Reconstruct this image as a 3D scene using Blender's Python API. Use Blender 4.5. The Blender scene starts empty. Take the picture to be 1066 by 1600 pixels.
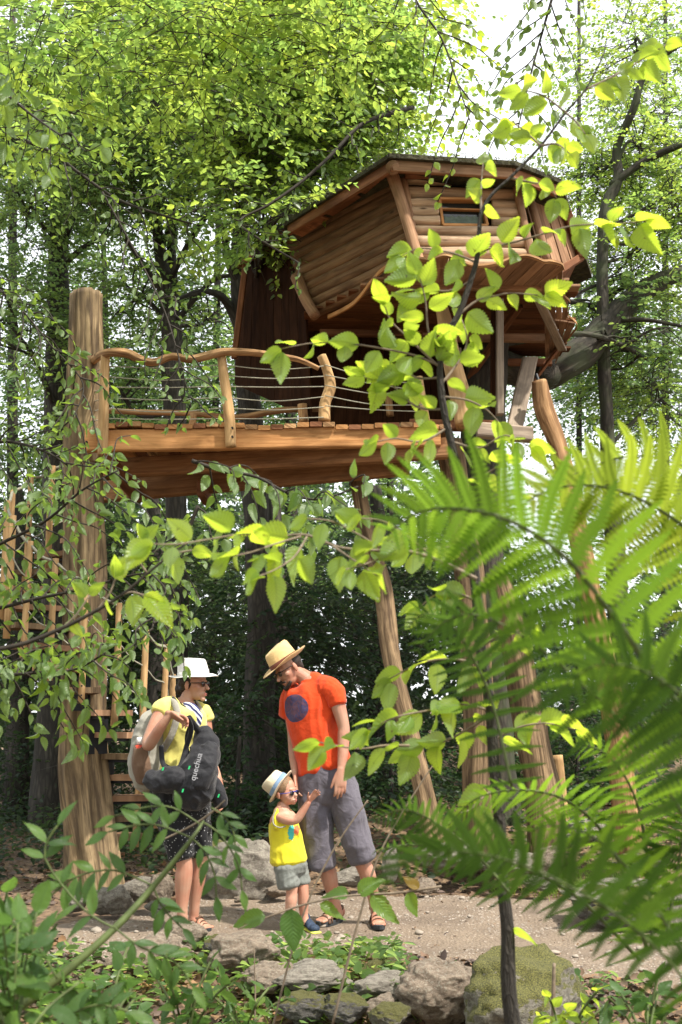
import bpy, bmesh, math, random
import numpy as np
from mathutils import Vector, Matrix, noise
from math import sin, cos, pi, radians
R = random.Random(7)
rg = np.random.default_rng(11)
S = bpy.context.scene
COL = S.collection

# ------------------------------------------------------------ camera
F, PITCH, CAMZ = 1700.0, radians(11.0), 1.3
cd = bpy.data.cameras.new('camera'); cam = bpy.data.objects.new('camera', cd); COL.objects.link(cam)
cam.location = (0, 0, CAMZ); cam.rotation_euler = (pi/2 + PITCH, 0, 0)
cd.sensor_fit = 'VERTICAL'; cd.sensor_height = 36.0; cd.sensor_width = 24.0; cd.lens = 36.0*F/1600
cd.clip_start = 0.05; cd.clip_end = 600
cd.dof.use_dof = True; cd.dof.focus_distance = 7.0; cd.dof.aperture_fstop = 6.0
S.camera = cam
# ------------------------------------------------------------ light
SUN = Vector((0.64, -0.50, 1.28)).normalized()
w = bpy.data.worlds.new('World'); S.world = w; w.use_nodes = True
wn = w.node_tree; wn.nodes.clear()
sky = wn.nodes.new('ShaderNodeTexSky'); sky.sky_type = 'NISHITA'; sky.sun_disc = False
sky.sun_elevation = math.asin(SUN.z); sky.sun_rotation = math.atan2(SUN.x, SUN.y)
sky.air_density = 1.0; sky.dust_density = 4.0; sky.ozone_density = 0.6
bg = wn.nodes.new('ShaderNodeBackground'); bg.inputs[1].default_value = 0.15
wo = wn.nodes.new('ShaderNodeOutputWorld')
vm = wn.nodes.new('ShaderNodeMix'); vm.data_type = 'RGBA'; vm.inputs[0].default_value = .8   # thin bright cloud veil over the blue
vm.inputs[7].default_value = (7.0, 7.2, 7.3, 1); wn.links.new(sky.outputs[0], vm.inputs[6])
wn.links.new(vm.outputs[2], bg.inputs[0]); wn.links.new(bg.outputs[0], wo.inputs[0])
sd = bpy.data.lights.new('sun', 'SUN'); sd.energy = 3.9; sd.angle = radians(2.0); sd.color = (1, .94, .84)
so = bpy.data.objects.new('sun', sd); COL.objects.link(so)
so.rotation_euler = (-SUN).to_track_quat('-Z', 'Y').to_euler(); so.location = SUN*30
vs = S.view_settings; vs.view_transform = 'Standard'; vs.look = 'None'; vs.gamma = 1; vs.use_curve_mapping = False
vs.exposure = 1.0
try:
    S.cycles.max_bounces = 8; S.cycles.transmission_bounces = 6; S.cycles.diffuse_bounces = 4
except Exception: pass

# ------------------------------------------------------------ geometry helpers
cp, sp = cos(PITCH), sin(PITCH)
def ray(px, py):
    u = (800-py)/F
    return Vector(((px-533)/F, cp-u*sp, sp+u*cp))
def P(px, py, Y):
    d = ray(px, py); t = Y/d.y
    return Vector((d.x*t, Y, CAMZ+d.z*t))
def PZ(px, py, z):
    d = ray(px, py); t = (z-CAMZ)/d.z
    return Vector((d.x*t, d.y*t, z))
def PX(r, Y): return r*Y/F
def sm(a, b, x):
    t = min(1, max(0, (x-a)/(b-a))); return t*t*(3-2*t)
def gz(x, y):
    z = 0.0
    z -= 0.5*(1-sm(4.4, 5.7, y))*(1-0.55*sm(0.2, 1.6, x))
    z += 0.95*(1-sm(2.0, 4.0, y))*sm(0.1, 1.2, x)
    z += 0.75*(1-sm(2.2, 3.6, y))*sm(0.5, 1.4, -x)
    z += 0.42*sm(9.0, 10.4, y)*sm(-1.6, 0.2, x)
    z += 0.012*max(0, y-10) + 0.010*max(0, y-10)*sm(0,5,x)
    z += 0.035*noise.noise(Vector((x*.9, y*.9, 0))) + .012*noise.noise(Vector((x*3.1, y*3.1, 5)))
    return z
def link(o, parent=None):
    COL.objects.link(o)
    if parent is not None: o.parent = parent
    return o
ORG = {}
def thing(name, label, cat, loc=(0,0,0), group=None):
    o = bpy.data.objects.new(name, None); link(o); o.location = loc; o.empty_display_size = .1
    o['label'] = label; o['category'] = cat
    if group: o['group'] = group
    ORG[o.name] = Vector(loc); return o
def tag(o, label=None, cat=None, group=None, kind=None):
    if label: o['label'] = label
    if cat: o['category'] = cat
    if group: o['group'] = group
    if kind: o['kind'] = kind
    return o
def worg(parent):
    v = Vector((0,0,0)); p = parent
    while p is not None: v += p.location; p = p.parent
    return v
def npmesh(name, V, Fc, mat, parent=None, smooth=False, uv=None, origin=None):
    """V (n,3) array, Fc (m,k) array -> one mesh object in world coords"""
    V = np.asarray(V, dtype=np.float32); Fc = np.asarray(Fc, dtype=np.int32)
    base = worg(parent) if parent is not None else Vector((0,0,0))
    off = base if origin is None else Vector(origin)
    me = bpy.data.meshes.new(name); k = Fc.shape[1]
    me.vertices.add(len(V)); me.vertices.foreach_set('co', (V-np.array(off, dtype=np.float32)).ravel())
    me.loops.add(Fc.size); me.loops.foreach_set('vertex_index', Fc.ravel())
    me.polygons.add(len(Fc)); me.polygons.foreach_set('loop_start', np.arange(0, Fc.size, k, dtype=np.int32))
    me.polygons.foreach_set('loop_total', np.full(len(Fc), k, dtype=np.int32))
    if smooth: me.polygons.foreach_set('use_smooth', np.ones(len(Fc), dtype=bool))
    if uv is not None:
        l = me.uv_layers.new(name='UVMap'); l.data.foreach_set('uv', np.asarray(uv, dtype=np.float32)[Fc.ravel()].ravel())
    me.update(calc_edges=True); me.materials.append(mat)
    o = bpy.data.objects.new(name, me); link(o, parent); o.location = off-base
    return o
class MB:
    def __init__(s): s.v = []; s.f = []; s.uv = []
    def add(s, vs, fs, uvs=None):
        n = len(s.v); s.v += [tuple(v) for v in vs]; s.f += [tuple(i+n for i in f) for f in fs]
        s.uv += list(uvs) if uvs else [(v[0]+v[1], v[2]) for v in vs]
    def build(s, name, mat, parent=None, smooth=False, origin=None):
        base = worg(parent) if parent is not None else Vector((0,0,0))
        off = base if origin is None else Vector(origin)
        me = bpy.data.meshes.new(name)
        me.from_pydata([(a-off.x, b-off.y, c-off.z) for a, b, c in s.v], [], s.f)
        l = me.uv_layers.new(name='UVMap')
        uv = np.array(s.uv, dtype=np.float32); li = np.zeros(len(me.loops), dtype=np.int32)
        me.loops.foreach_get('vertex_index', li); l.data.foreach_set('uv', uv[li].ravel())
        if smooth: me.polygons.foreach_set('use_smooth', [True]*len(me.polygons))
        me.update(); me.materials.append(mat)
        o = bpy.data.objects.new(name, me); link(o, parent); o.location = off-base
        return o
def catmull(pts, sub=5):
    """pts: list of tuples (any dims) -> smoothed"""
    A = [np.array(p, dtype=float) for p in pts]
    if len(A) < 3: sub = max(sub, 2)
    out = []
    for i in range(len(A)-1):
        p0 = A[max(i-1, 0)]; p1 = A[i]; p2 = A[i+1]; p3 = A[min(i+2, len(A)-1)]
        for k in range(sub):
            t = k/sub
            out.append(.5*((2*p1)+(-p0+p2)*t+(2*p0-5*p1+4*p2-p3)*t*t+(-p0+3*p1-3*p2+p3)*t**3))
    out.append(A[-1]); return out
def tube(mb, pts, sides=8, sub=5, rough=0.0, cap=True, seed=0.0, tw=0.0, groove=0.0):
    """pts: [(x,y,z,r)]"""
    C = catmull(pts, sub); n = len(C); vs = []; fs = []; uvs = []
    up = Vector((0.0, 0.0, 1.0)); L = 0; prev = None
    t0 = Vector(C[1][:3])-Vector(C[0][:3]); t0.normalize()
    ref = Vector((0, -1, 0)) if abs(t0.y) < .8 else Vector((0, 0, 1))
    for i, c in enumerate(C):
        p = Vector(c[:3]); r = c[3]
        a = Vector(C[max(i-1, 0)][:3]); b = Vector(C[min(i+1, n-1)][:3]); t = (b-a).normalized()
        s_ = t.cross(ref).normalized(); ref = s_.cross(t).normalized()
        if prev is not None: L += (p-prev).length
        prev = p
        for k in range(sides+1):
            th = 2*pi*k/sides + tw*L
            rr = r
            if rough or groove:
                cx, sx = cos(th), sin(th)
                if rough: rr *= 1+rough*noise.noise(Vector((cx*1.3+seed, sx*1.3, L*2.2/max(.3,1))))
                if groove: rr *= 1+groove*noise.noise(Vector((cx*4+seed, sx*4, L*.5)))
            vs.append(p+s_*(cos(th)*rr)+ref*(sin(th)*rr)); uvs.append((k/sides*2*pi*r, L))
    m = sides+1
    for i in range(n-1):
        for k in range(sides):
            fs.append((i*m+k, i*m+k+1, (i+1)*m+k+1, (i+1)*m+k))
    if cap:
        for ring, e in ((0, 0), (n-1, 1)):
            q = len(vs); c = Vector(C[ring][:3]); vs.append(c); uvs.append((0, 0))
            for k in range(sides):
                a, b = ring*m+k, ring*m+k+1
                fs.append((b, a, q) if e == 0 else (a, b, q))
    mb.add(vs, fs, uvs)
def T(name, pts, mat, parent=None, **k):
    mb = MB(); tube(mb, pts, **k); return mb.build(name, mat, parent, smooth=True)
def pp(l):      # [(px,py,Y,rpx)] -> tube points
    out = []
    for px, py, Y, r in l:
        p = P(px, py, Y); out.append((p.x, p.y, p.z, PX(r, Y)))
    return out
def box(mb, p0, p1, wv, hv, jit=0.0):
    """plank from p0 to p1, half-width vector wv, half-thickness vector hv, small chamfer"""
    p0, p1, wv, hv = Vector(p0), Vector(p1), Vector(wv), Vector(hv)
    wl, hl = wv.length, hv.length; ch = min(wl, hl)*.22
    wu, hu = wv.normalized(), hv.normalized(); d = (p1-p0); L = d.length; d.normalize()
    sec = [(wl, hl-ch), (wl-ch, hl), (-wl+ch, hl), (-wl, hl-ch), (-wl, -hl+ch), (-wl+ch, -hl), (wl-ch, -hl), (wl, -hl+ch)]
    u0 = R.random()*7; v0 = R.random()*9
    seg = 1 if jit == 0 else 6; vs = []; uvs = []; fs = []
    for i in range(seg+1):
        t = i/seg; c = p0.lerp(p1, t)
        per = 0
        for k, (a, b) in enumerate(sec):
            j = jit*noise.noise(Vector((t*4+u0, k*.7, v0))) if jit else 0
            vs.append(c+wu*(a+j)+hu*(b+j*.5)); uvs.append((u0+a+b*1.7, v0+t*L))
    for i in range(seg):
        for k in range(8):
            k2 = (k+1) % 8; fs.append((i*8+k, i*8+k2, (i+1)*8+k2, (i+1)*8+k))
    fs.append(tuple(range(7, -1, -1))); fs.append(tuple(seg*8+k for k in range(8)))
    mb.add(vs, fs, uvs)
def B(name, p0, p1, wv, hv, mat, parent=None, jit=0.0):
    mb = MB(); box(mb, p0, p1, wv, hv, jit); return mb.build(name, mat, parent)

# ------------------------------------------------------------ materials
def M(name):
    m = bpy.data.materials.new(name); m.use_nodes = True; nt = m.node_tree; nt.nodes.clear()
    o = nt.nodes.new('ShaderNodeOutputMaterial'); b = nt.nodes.new('ShaderNodeBsdfPrincipled')
    nt.links.new(b.outputs[0], o.inputs[0]); return m, nt, b, o
def nd(nt, t, ins=None, **props):
    n = nt.nodes.new('ShaderNode'+t)
    for k, v in props.items(): setattr(n, k, v)
    for k, v in (ins or {}).items():
        s = n.inputs[k]
        if isinstance(v, bpy.types.NodeSocket): nt.links.new(v, s)
        else: s.default_value = v
    return n
def ramp(nt, fac, stops):
    n = nt.nodes.new('ShaderNodeValToRGB'); e = n.color_ramp.elements
    while len(e) < len(stops): e.new(.5)
    for i, (p, c) in enumerate(stops):
        e[i].position = p; e[i].color = (c[0], c[1], c[2], 1) if not isinstance(c, (int, float)) else (c, c, c, 1)
    nt.links.new(fac, n.inputs[0]); return n.outputs[0]
def mixc(nt, f, a, b, mode='MIX'):
    n = nt.nodes.new('ShaderNodeMix'); n.data_type = 'RGBA'; n.blend_type = mode
    for s, v in ((n.inputs[0], f), (n.inputs[6], a), (n.inputs[7], b)):
        if isinstance(v, bpy.types.NodeSocket): nt.links.new(v, s)
        elif isinstance(v, (int, float)): s.default_value = v
        else: s.default_value = (v[0], v[1], v[2], 1)
    return n.outputs[2]
def bump(nt, b, h, s, d=.01):
    n = nd(nt, 'Bump', {'Height': h, 'Strength': s, 'Distance': d}); nt.links.new(n.outputs[0], b.inputs['Normal'])
def wood(name, c1, c2, knots=.3, rough=.8, grain=1.0, bark=None, bs=.5, spec=.15):
    m, nt, b, o = M(name)
    uv = nd(nt, 'UVMap'); oi = nd(nt, 'ObjectInfo')
    add = nd(nt, 'VectorMath', {0: uv.outputs[0]}, operation='ADD')
    cmb = nd(nt, 'CombineXYZ', {0: oi.outputs['Random'], 1: oi.outputs['Random'], 2: oi.outputs['Random']})
    sc = nd(nt, 'VectorMath', {0: cmb.outputs[0], 1: (31, 47, 13)}, operation='MULTIPLY')
    nt.links.new(sc.outputs[0], add.inputs[1])
    mp = nd(nt, 'Mapping', {'Vector': add.outputs[0], 'Scale': (60*grain, 2.5*grain, 1)})
    g = nd(nt, 'TexNoise', {'Vector': mp.outputs[0], 'Scale': 1.0, 'Detail': 6, 'Roughness': .6, 'Distortion': .4})
    mp2 = nd(nt, 'Mapping', {'Vector': add.outputs[0], 'Scale': (5, 1.6, 1)})
    g2 = nd(nt, 'TexNoise', {'Vector': mp2.outputs[0], 'Scale': 1.5, 'Detail': 4, 'Distortion': .8})
    col = ramp(nt, g.outputs[0], [(.32, c1), (.62, c2)])
    dk = tuple(x*.42 for x in c1)
    col = mixc(nt, ramp(nt, g2.outputs[0], [(.42, 0), (.72, .75)]), col, dk)
    kn = nd(nt, 'TexVoronoi', {'Vector': nd(nt, 'Mapping', {'Vector': add.outputs[0], 'Scale': (7, 2.6, 1)}).outputs[0], 'Scale': 1.0, 'Randomness': 1})
    col = mixc(nt, ramp(nt, kn.outputs['Distance'], [(.03, knots*2.2), (.11, 0)]), col, tuple(x*.25 for x in c1))
    val = nd(nt, 'MapRange', {0: oi.outputs['Random'], 3: .78, 4: 1.2})
    hs = nd(nt, 'HueSaturation', {'Value': val.outputs[0], 'Color': col})
    colo = hs.outputs[0]
    if bark:
        bn = nd(nt, 'TexNoise', {'Vector': nd(nt, 'Mapping', {'Vector': add.outputs[0], 'Scale': (16, 1.3, 1)}).outputs[0], 'Scale': 1, 'Detail': 7, 'Roughness': .65, 'Distortion': .5})
        colo = mixc(nt, ramp(nt, bn.outputs[0], [(.47, 0), (.60, .8)]), colo, bark)
    nt.links.new(colo, b.inputs['Base Color']); b.inputs['Roughness'].default_value = rough
    b.inputs['Specular IOR Level'].default_value = spec
    hgt = nd(nt, 'Math', {0: g.outputs[0], 1: g2.outputs[0]}, operation='ADD')
    bump(nt, b, hgt.outputs[0], bs, .012)
    return m
def bark(name, c1, c2, moss=None, sc=1.0):
    m, nt, b, o = M(name); uv = nd(nt, 'UVMap')
    mp = nd(nt, 'Mapping', {'Vector': uv.outputs[0], 'Scale': (22*sc, 5*sc, 1)})
    v = nd(nt, 'TexVoronoi', {'Vector': mp.outputs[0], 'Scale': 1.0, 'Randomness': 1}, feature='DISTANCE_TO_EDGE')
    n = nd(nt, 'TexNoise', {'Vector': mp.outputs[0], 'Scale': 1.3, 'Detail': 8, 'Roughness': .7})
    h = nd(nt, 'Math', {0: v.outputs[0], 1: n.outputs[0]}, operation='MULTIPLY')
    col = ramp(nt, h.outputs[0], [(.0, c1), (.3, c2)])
    tc = nd(nt, 'TexCoord'); n2 = nd(nt, 'TexNoise', {'Vector': tc.outputs['Object'], 'Scale': 3, 'Detail': 5})
    if moss: col = mixc(nt, ramp(nt, n2.outputs[0], [(.45, 0), (.6, .8)]), col, moss)
    nt.links.new(col, b.inputs['Base Color']); b.inputs['Roughness'].default_value = .9
    bump(nt, b, h.outputs[0], .9, .03); return m
def leafmat(name, c, tr, var=.35, isl=True, vein=False, gloss=.35, tfac=.5, pale=None, spec=.4):
    m, nt, b, o = M(name)
    rnd = nd(nt, 'NewGeometry').outputs['Random Per Island'] if isl else nd(nt, 'ObjectInfo').outputs['Random']
    a = tuple(x*(1-var) for x in c); e = (c[0]*(1+var*1.6), c[1]*(1+var), c[2]*(1+var*.2))
    col = ramp(nt, rnd, [(0, a), (.45, c), (.9, e)])
    ta = tuple(x*(1-var) for x in tr); te = (min(1, tr[0]*(1+var)), min(1, tr[1]*(1+var*.6)), tr[2])
    tcol = ramp(nt, rnd, [(0, ta), (.5, tr), (1, te)])
    if isl:      # whole sprays differ a little: younger yellow green and older blue green
        tcx = nd(nt, 'TexCoord'); cn = nd(nt, 'TexNoise', {'Vector': tcx.outputs['Object'], 'Scale': 1.7, 'Detail': 2})
        cf = ramp(nt, cn.outputs[0], [(.38, 0), (.62, 1)])
        col = mixc(nt, cf, mixc(nt, .6, col, (c[0]*.6, c[1]*.72, c[2]*1.3)), col); tcol = mixc(nt, cf, mixc(nt, .6, tcol, (tr[0]*.5, tr[1]*.7, tr[2]*1.1)), tcol)
    if vein:
        uv = nd(nt, 'UVMap'); sx = nd(nt, 'SeparateXYZ', {0: uv.outputs[0]})
        ab = nd(nt, 'Math', {0: sx.outputs[0]}, operation='ABSOLUTE')
        k = nd(nt, 'Math', {0: ab.outputs[0], 1: -.42, 2: sx.outputs[1]}, operation='MULTIPLY_ADD')
        wv = nd(nt, 'Math', {0: nd(nt, 'Math', {0: k.outputs[0], 1: 11*2*pi}, operation='MULTIPLY').outputs[0]}, operation='COSINE')
        f = ramp(nt, wv.outputs[0], [(.80, 0), (.99, 1)])
        mid = ramp(nt, ab.outputs[0], [(.0, 1), (.07, 0)])
        ff = nd(nt, 'Math', {0: f, 1: mid}, operation='MAXIMUM')
        col = mixc(nt, nd(nt, 'Math', {0: ff.outputs[0], 1: .35}, operation='MULTIPLY').outputs[0], col, tuple(min(1, x*1.7+.03) for x in c))
        tcol = mixc(nt, nd(nt, 'Math', {0: ff.outputs[0], 1: .55}, operation='MULTIPLY').outputs[0], tcol, tuple(x*.45 for x in tr))
        nz = nd(nt, 'TexNoise', {'Vector': uv.outputs[0], 'Scale': 4.0, 'Detail': 3})
        col = mixc(nt, ramp(nt, nz.outputs[0], [(.4, 0), (.75, .4)]), col, tuple(x*.6 for x in c))
        bump(nt, b, wv.outputs[0], .25, .004)
        oi2 = nd(nt, 'ObjectInfo'); cv = nd(nt, 'CombineXYZ', {0: oi2.outputs['Random'], 1: oi2.outputs['Random'], 2: oi2.outputs['Random']})
        sp2 = nd(nt, 'VectorMath', {0: cv.outputs[0], 1: (57, 91, 33), 2: uv.outputs[0]}, operation='MULTIPLY_ADD')
        sn = nd(nt, 'TexNoise', {'Vector': sp2.outputs[0], 'Scale': 5.0, 'Detail': 3, 'Roughness': .7})
        spt = ramp(nt, sn.outputs[0], [(.64, 0), (.69, .85)])
        col = mixc(nt, spt, col, (.16, .09, .03)); tcol = mixc(nt, spt, tcol, (.10, .05, .012))
    if pale:
        gm = nd(nt, 'NewGeometry'); col2 = mixc(nt, gm.outputs['Backfacing'], col, pale); col = col2
    nt.links.new(col, b.inputs['Base Color']); b.inputs['Roughness'].default_value = gloss
    b.inputs['Specular IOR Level'].default_value = spec
    t = nd(nt, 'BsdfTranslucent', {'Color': tcol}); ms = nd(nt, 'MixShader', {0: tfac, 1: b.outputs[0], 2: t.outputs[0]})
    nt.links.new(ms.outputs[0], o.inputs[0]); return m
def plain(name, c, rough=.8, var=.0, sc=20, bs=0.0, spec=.3, bd=.005, c2=None, metal=0):
    m, nt, b, o = M(name); tc = nd(nt, 'TexCoord')
    n = nd(nt, 'TexNoise', {'Vector': tc.outputs['Object'], 'Scale': sc, 'Detail': 5})
    c2 = c2 or tuple(x*(1-var) for x in c)
    col = mixc(nt, ramp(nt, n.outputs[0], [(.35, 0), (.65, 1)]), c, c2)
    nt.links.new(col, b.inputs['Base Color']); b.inputs['Roughness'].default_value = rough
    b.inputs['Specular IOR Level'].default_value = spec; b.inputs['Metallic'].default_value = metal
    if bs: bump(nt, b, n.outputs[0], bs, bd)
    return m
W_HONEY = wood('honey_wood', (.36, .165, .06), (.52, .27, .11), knots=.25, bs=.3)
W_LOG = wood('peeled_log', (.36, .19, .085), (.55, .34, .17), knots=.4, bark=(.10, .045, .02), bs=.5)
W_PALE = wood('pale_pole', (.42, .25, .11), (.58, .38, .19), knots=.3, bs=.3)
W_POST = wood('weathered_trunk', (.14, .095, .055), (.44, .32, .18), knots=.5, grain=.6, bark=(.085, .06, .04), bs=1.2)
W_WALL_LIT = wood('wall_log', (.40, .25, .15), (.62, .45, .30), knots=.5, bs=.5)  # front logs: sunlight on the facade is put into this paler colour
W_WALL_SHADE = wood('shaded_wall_log', (.13, .072, .038), (.22, .13, .07), knots=.4, bs=.5)  # same logs with the left wall's shade put into the colour
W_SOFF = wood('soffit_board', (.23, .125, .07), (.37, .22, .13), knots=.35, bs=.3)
W_SHADE = wood('shade_dark_board', (.022, .009, .005), (.042, .018, .009), knots=.2, bs=.3, spec=.03)  # near black: shadow on wing and entrance is put into the board colour
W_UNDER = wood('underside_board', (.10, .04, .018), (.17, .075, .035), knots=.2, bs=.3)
W_RED = wood('red_brown_beam', (.17, .07, .035), (.27, .12, .06), knots=.2, bs=.3)
W_GREY = wood('grey_beam', (.22, .17, .13), (.36, .29, .22), knots=.3, bs=.3)
W_LEG = wood('peeled_leg_log', (.11, .072, .042), (.32, .22, .125), knots=.6, bark=(.06, .038, .024), bs=1.1)
BARK = bark('dark_bark', (.026, .022, .018), (.09, .077, .06))
BARK2 = bark('mossy_bark', (.022, .018, .013), (.085, .07, .05), moss=(.04, .05, .02))
BARKL = bark('sapling_bark', (.02, .016, .012), (.055, .045, .032), sc=6)
W_BEAM = wood('rust_brown_beam', (.25, .12, .055), (.40, .21, .10), knots=.2, bs=.4)
TWIG = plain('pale_twig', (.22, .17, .12), .8, .4, 60)
DTWIG = plain('dark_twig', (.035, .028, .02), .8, .4, 60)
STEMG = plain('green_stem', (.09, .12, .035), .6, .4, 30)
ROPE = plain('grey_rope', (.38, .36, .28), .9, .4, 200, .6)
STEEL = plain('dark_steel', (.03, .032, .036), .5, .3, 12, metal=.6)
LF_TOP = leafmat('beech_leaf_bright', (.085, .15, .03), (.58, .76, .12))
LF_MID = leafmat('beech_leaf', (.075, .14, .035), (.42, .58, .14))
LF_FAR = leafmat('far_leaf', (.08, .13, .05), (.28, .43, .11))
LF_DARK = leafmat('shade_leaf', (.032, .058, .024), (.08, .13, .04), gloss=.5)  # darkness under the canopy is put into this leaf colour
LF_HERO = leafmat('hazel_leaf', (.10, .19, .025), (.58, .76, .06), var=.35, isl=False, vein=True, pale=(.15, .24, .09), tfac=.6)
LF_LEFT = leafmat('hornbeam_leaf', (.06, .13, .025), (.30, .46, .05), var=.35, isl=False, vein=True, pale=(.14, .21, .09))
LF_BROAD = leafmat('broad_leaf', (.06, .125, .035), (.17, .33, .06), var=.35, isl=False, vein=True, gloss=.4)
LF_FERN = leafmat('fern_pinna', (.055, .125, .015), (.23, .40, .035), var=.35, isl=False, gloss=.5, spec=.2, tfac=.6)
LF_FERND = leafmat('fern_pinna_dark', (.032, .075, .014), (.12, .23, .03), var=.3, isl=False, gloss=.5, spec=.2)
LF_FERNY = leafmat('fern_pinna_yellow', (.12, .19, .015), (.40, .52, .05), var=.3, isl=False, gloss=.5, spec=.2, tfac=.6)
# ============================================================ setting: ground, path
def ground_mat():
    m, nt, b, o = M('forest_soil'); tc = nd(nt, 'TexCoord')
    n = nd(nt, 'TexNoise', {'Vector': tc.outputs['Object'], 'Scale': 2.2, 'Detail': 8, 'Roughness': .7})
    v = nd(nt, 'TexVoronoi', {'Vector': tc.outputs['Object'], 'Scale': 28})
    col = ramp(nt, n.outputs[0], [(.35, (.05, .035, .022)), (.6, (.13, .085, .05))])
    lit = ramp(nt, v.outputs['Color'], [(.2, (.06, .035, .02)), (.6, (.20, .12, .065)), (.9, (.30, .21, .12))])
    col = mixc(nt, .5, col, lit)
    nt.links.new(col, b.inputs['Base Color']); b.inputs['Roughness'].default_value = .95
    bump(nt, b, v.outputs['Distance'], .8, .02); return m
def sand_mat():
    m, nt, b, o = M('sandy_gravel'); tc = nd(nt, 'TexCoord')
    n = nd(nt, 'TexNoise', {'Vector': tc.outputs['Object'], 'Scale': 1.6, 'Detail': 8, 'Roughness': .65})
    f = nd(nt, 'TexNoise', {'Vector': tc.outputs['Object'], 'Scale': 90, 'Detail': 4, 'Roughness': .7})
    v = nd(nt, 'TexVoronoi', {'Vector': tc.outputs['Object'], 'Scale': 55})
    col = ramp(nt, n.outputs[0], [(.3, (.115, .085, .06)), (.48, (.225, .172, .123)), (.7, (.29, .225, .16))])
    col = mixc(nt, ramp(nt, f.outputs[0], [(.4, .0), (.62, .55)]), col, (.14, .10, .075))
    col = mixc(nt, ramp(nt, v.outputs['Color'], [(.86, 0), (.93, .6)]), col, (.52, .45, .38))
    nt.links.new(col, b.inputs['Base Color']); b.inputs['Roughness'].default_value = .95
    h = nd(nt, 'Math', {0: f.outputs[0], 1: v.outputs['Distance']}, operation='ADD')
    h2 = nd(nt, 'Math', {0: nd(nt, 'TexNoise', {'Vector': tc.outputs['Object'], 'Scale': 7, 'Detail': 5}).outputs[0], 1: 3.0, 2: h.outputs[0]}, operation='MULTIPLY_ADD')
    bump(nt, b, h2.outputs[0], .9, .014); return m
GM, SM = ground_mat(), sand_mat()
xs = np.concatenate([np.linspace(-90, -6, 15), np.linspace(-5.5, 5.5, 111), np.linspace(6, 90, 15)])
ys = np.concatenate([np.linspace(-60, -1, 14), np.linspace(-.5, 12, 126), np.linspace(13, 140, 26)])
V = [(x, y, gz(x, y)) for y in ys for x in xs]; nx = len(xs)
Fc = [(j*nx+i, j*nx+i+1, (j+1)*nx+i+1, (j+1)*nx+i) for j in range(len(ys)-1) for i in range(nx-1)]
npmesh('ground', V, Fc, GM, smooth=True)['kind'] = 'structure'
# sandy path: a grid kept where it lies inside a wobbly band
def inpath(x, y):
    n = noise.noise(Vector((x*1.3, y*1.3, 3)))*.35 + noise.noise(Vector((x*5, y*5, 8)))*.07
    near = 6.35 - .34*sm(.1, 1.2, x) + .1*sm(-1.2, -.6, -x) + n
    if x > 1.2: near = 6.0-.5*sm(1.2, 2.2, x)+n
    far = 8.75 - .35*sm(.5, 2.0, x) - .9*sm(.9, 1.7, -x)+ n*.8
    if x > 1.9: far += .2*(x-1.9)
    return near < y < far and x > -1.75+n
V = []; idx = {}; Fc = []
st = .05
def pv(i, j):
    if (i, j) not in idx:
        x, y = -2.5+i*st, 5+j*st; idx[(i, j)] = len(V)
        V.append((x+.02*noise.noise(Vector((x*9, y*9, 0))), y, gz(x, y)+.006+.006*noise.noise(Vector((x*6, y*6, 2)))))
    return idx[(i, j)]
for i in range(150):
    for j in range(110):
        if inpath(-2.5+(i+.5)*st, 5+(j+.5)*st): Fc.append((pv(i, j), pv(i+1, j), pv(i+1, j+1), pv(i, j+1)))
npmesh('path', V, Fc, SM, smooth=True)['kind'] = 'structure'

# ------------------------------------------------------------ rocks
def rockmat(name, c, c2, moss=0.0, lichen=.3):
    m, nt, b, o = M(name); tc = nd(nt, 'TexCoord'); oi = nd(nt, 'ObjectInfo')
    ad = nd(nt, 'VectorMath', {0: tc.outputs['Object'], 1: oi.outputs['Location']}, operation='ADD')
    n = nd(nt, 'TexNoise', {'Vector': ad.outputs[0], 'Scale': 5, 'Detail': 9, 'Roughness': .7})
    f = nd(nt, 'TexNoise', {'Vector': ad.outputs[0], 'Scale': 55, 'Detail': 4})
    l = nd(nt, 'TexNoise', {'Vector': ad.outputs[0], 'Scale': 14, 'Detail': 6, 'Distortion': 1})
    col = ramp(nt, n.outputs[0], [(.33, c2), (.6, c)])
    col = mixc(nt, ramp(nt, f.outputs[0], [(.45, 0), (.7, .5)]), col, tuple(x*.45 for x in c))
    col = mixc(nt, ramp(nt, l.outputs[0], [(.54, 0), (.6, lichen)]), col, (.42, .41, .33))
    if moss:
        g = nd(nt, 'NewGeometry'); s = nd(nt, 'SeparateXYZ', {0: g.outputs['Normal']})
        a = nd(nt, 'Math', {0: l.outputs[0], 1: 1.1, 2: s.outputs[2]}, operation='MULTIPLY_ADD')
        mm = nd(nt, 'Math', {0: nd(nt, 'TexNoise', {'Vector': ad.outputs[0], 'Scale': 3.5, 'Detail': 6, 'Roughness': .7}).outputs[0], 1: 1.6, 2: a.outputs[0]}, operation='MULTIPLY_ADD')
        mf = ramp(nt, nd(nt, 'Math', {0: mm.outputs[0], 1: .4}, operation='MULTIPLY').outputs[0], [(.74-.16*moss, 0), (.82-.16*moss, 1)])
        mc = mixc(nt, ramp(nt, f.outputs[0], [(.35, 0), (.65, 1)]), (.025, .028, .008), (.15, .14, .035))
        col = mixc(nt, mf, col, mc)
    nt.links.new(col, b.inputs['Base Color']); b.inputs['Roughness'].default_value = .92
    h = nd(nt, 'Math', {0: f.outputs[0], 1: .35, 2: n.outputs[0]}, operation='MULTIPLY_ADD')
    bump(nt, b, h.outputs[0], .8, .03); return m
RK = rockmat('grey_granite', (.26, .23, .19), (.085, .07, .055)); RKB = rockmat('brown_granite', (.27, .21, .155), (.10, .07, .05))
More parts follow.
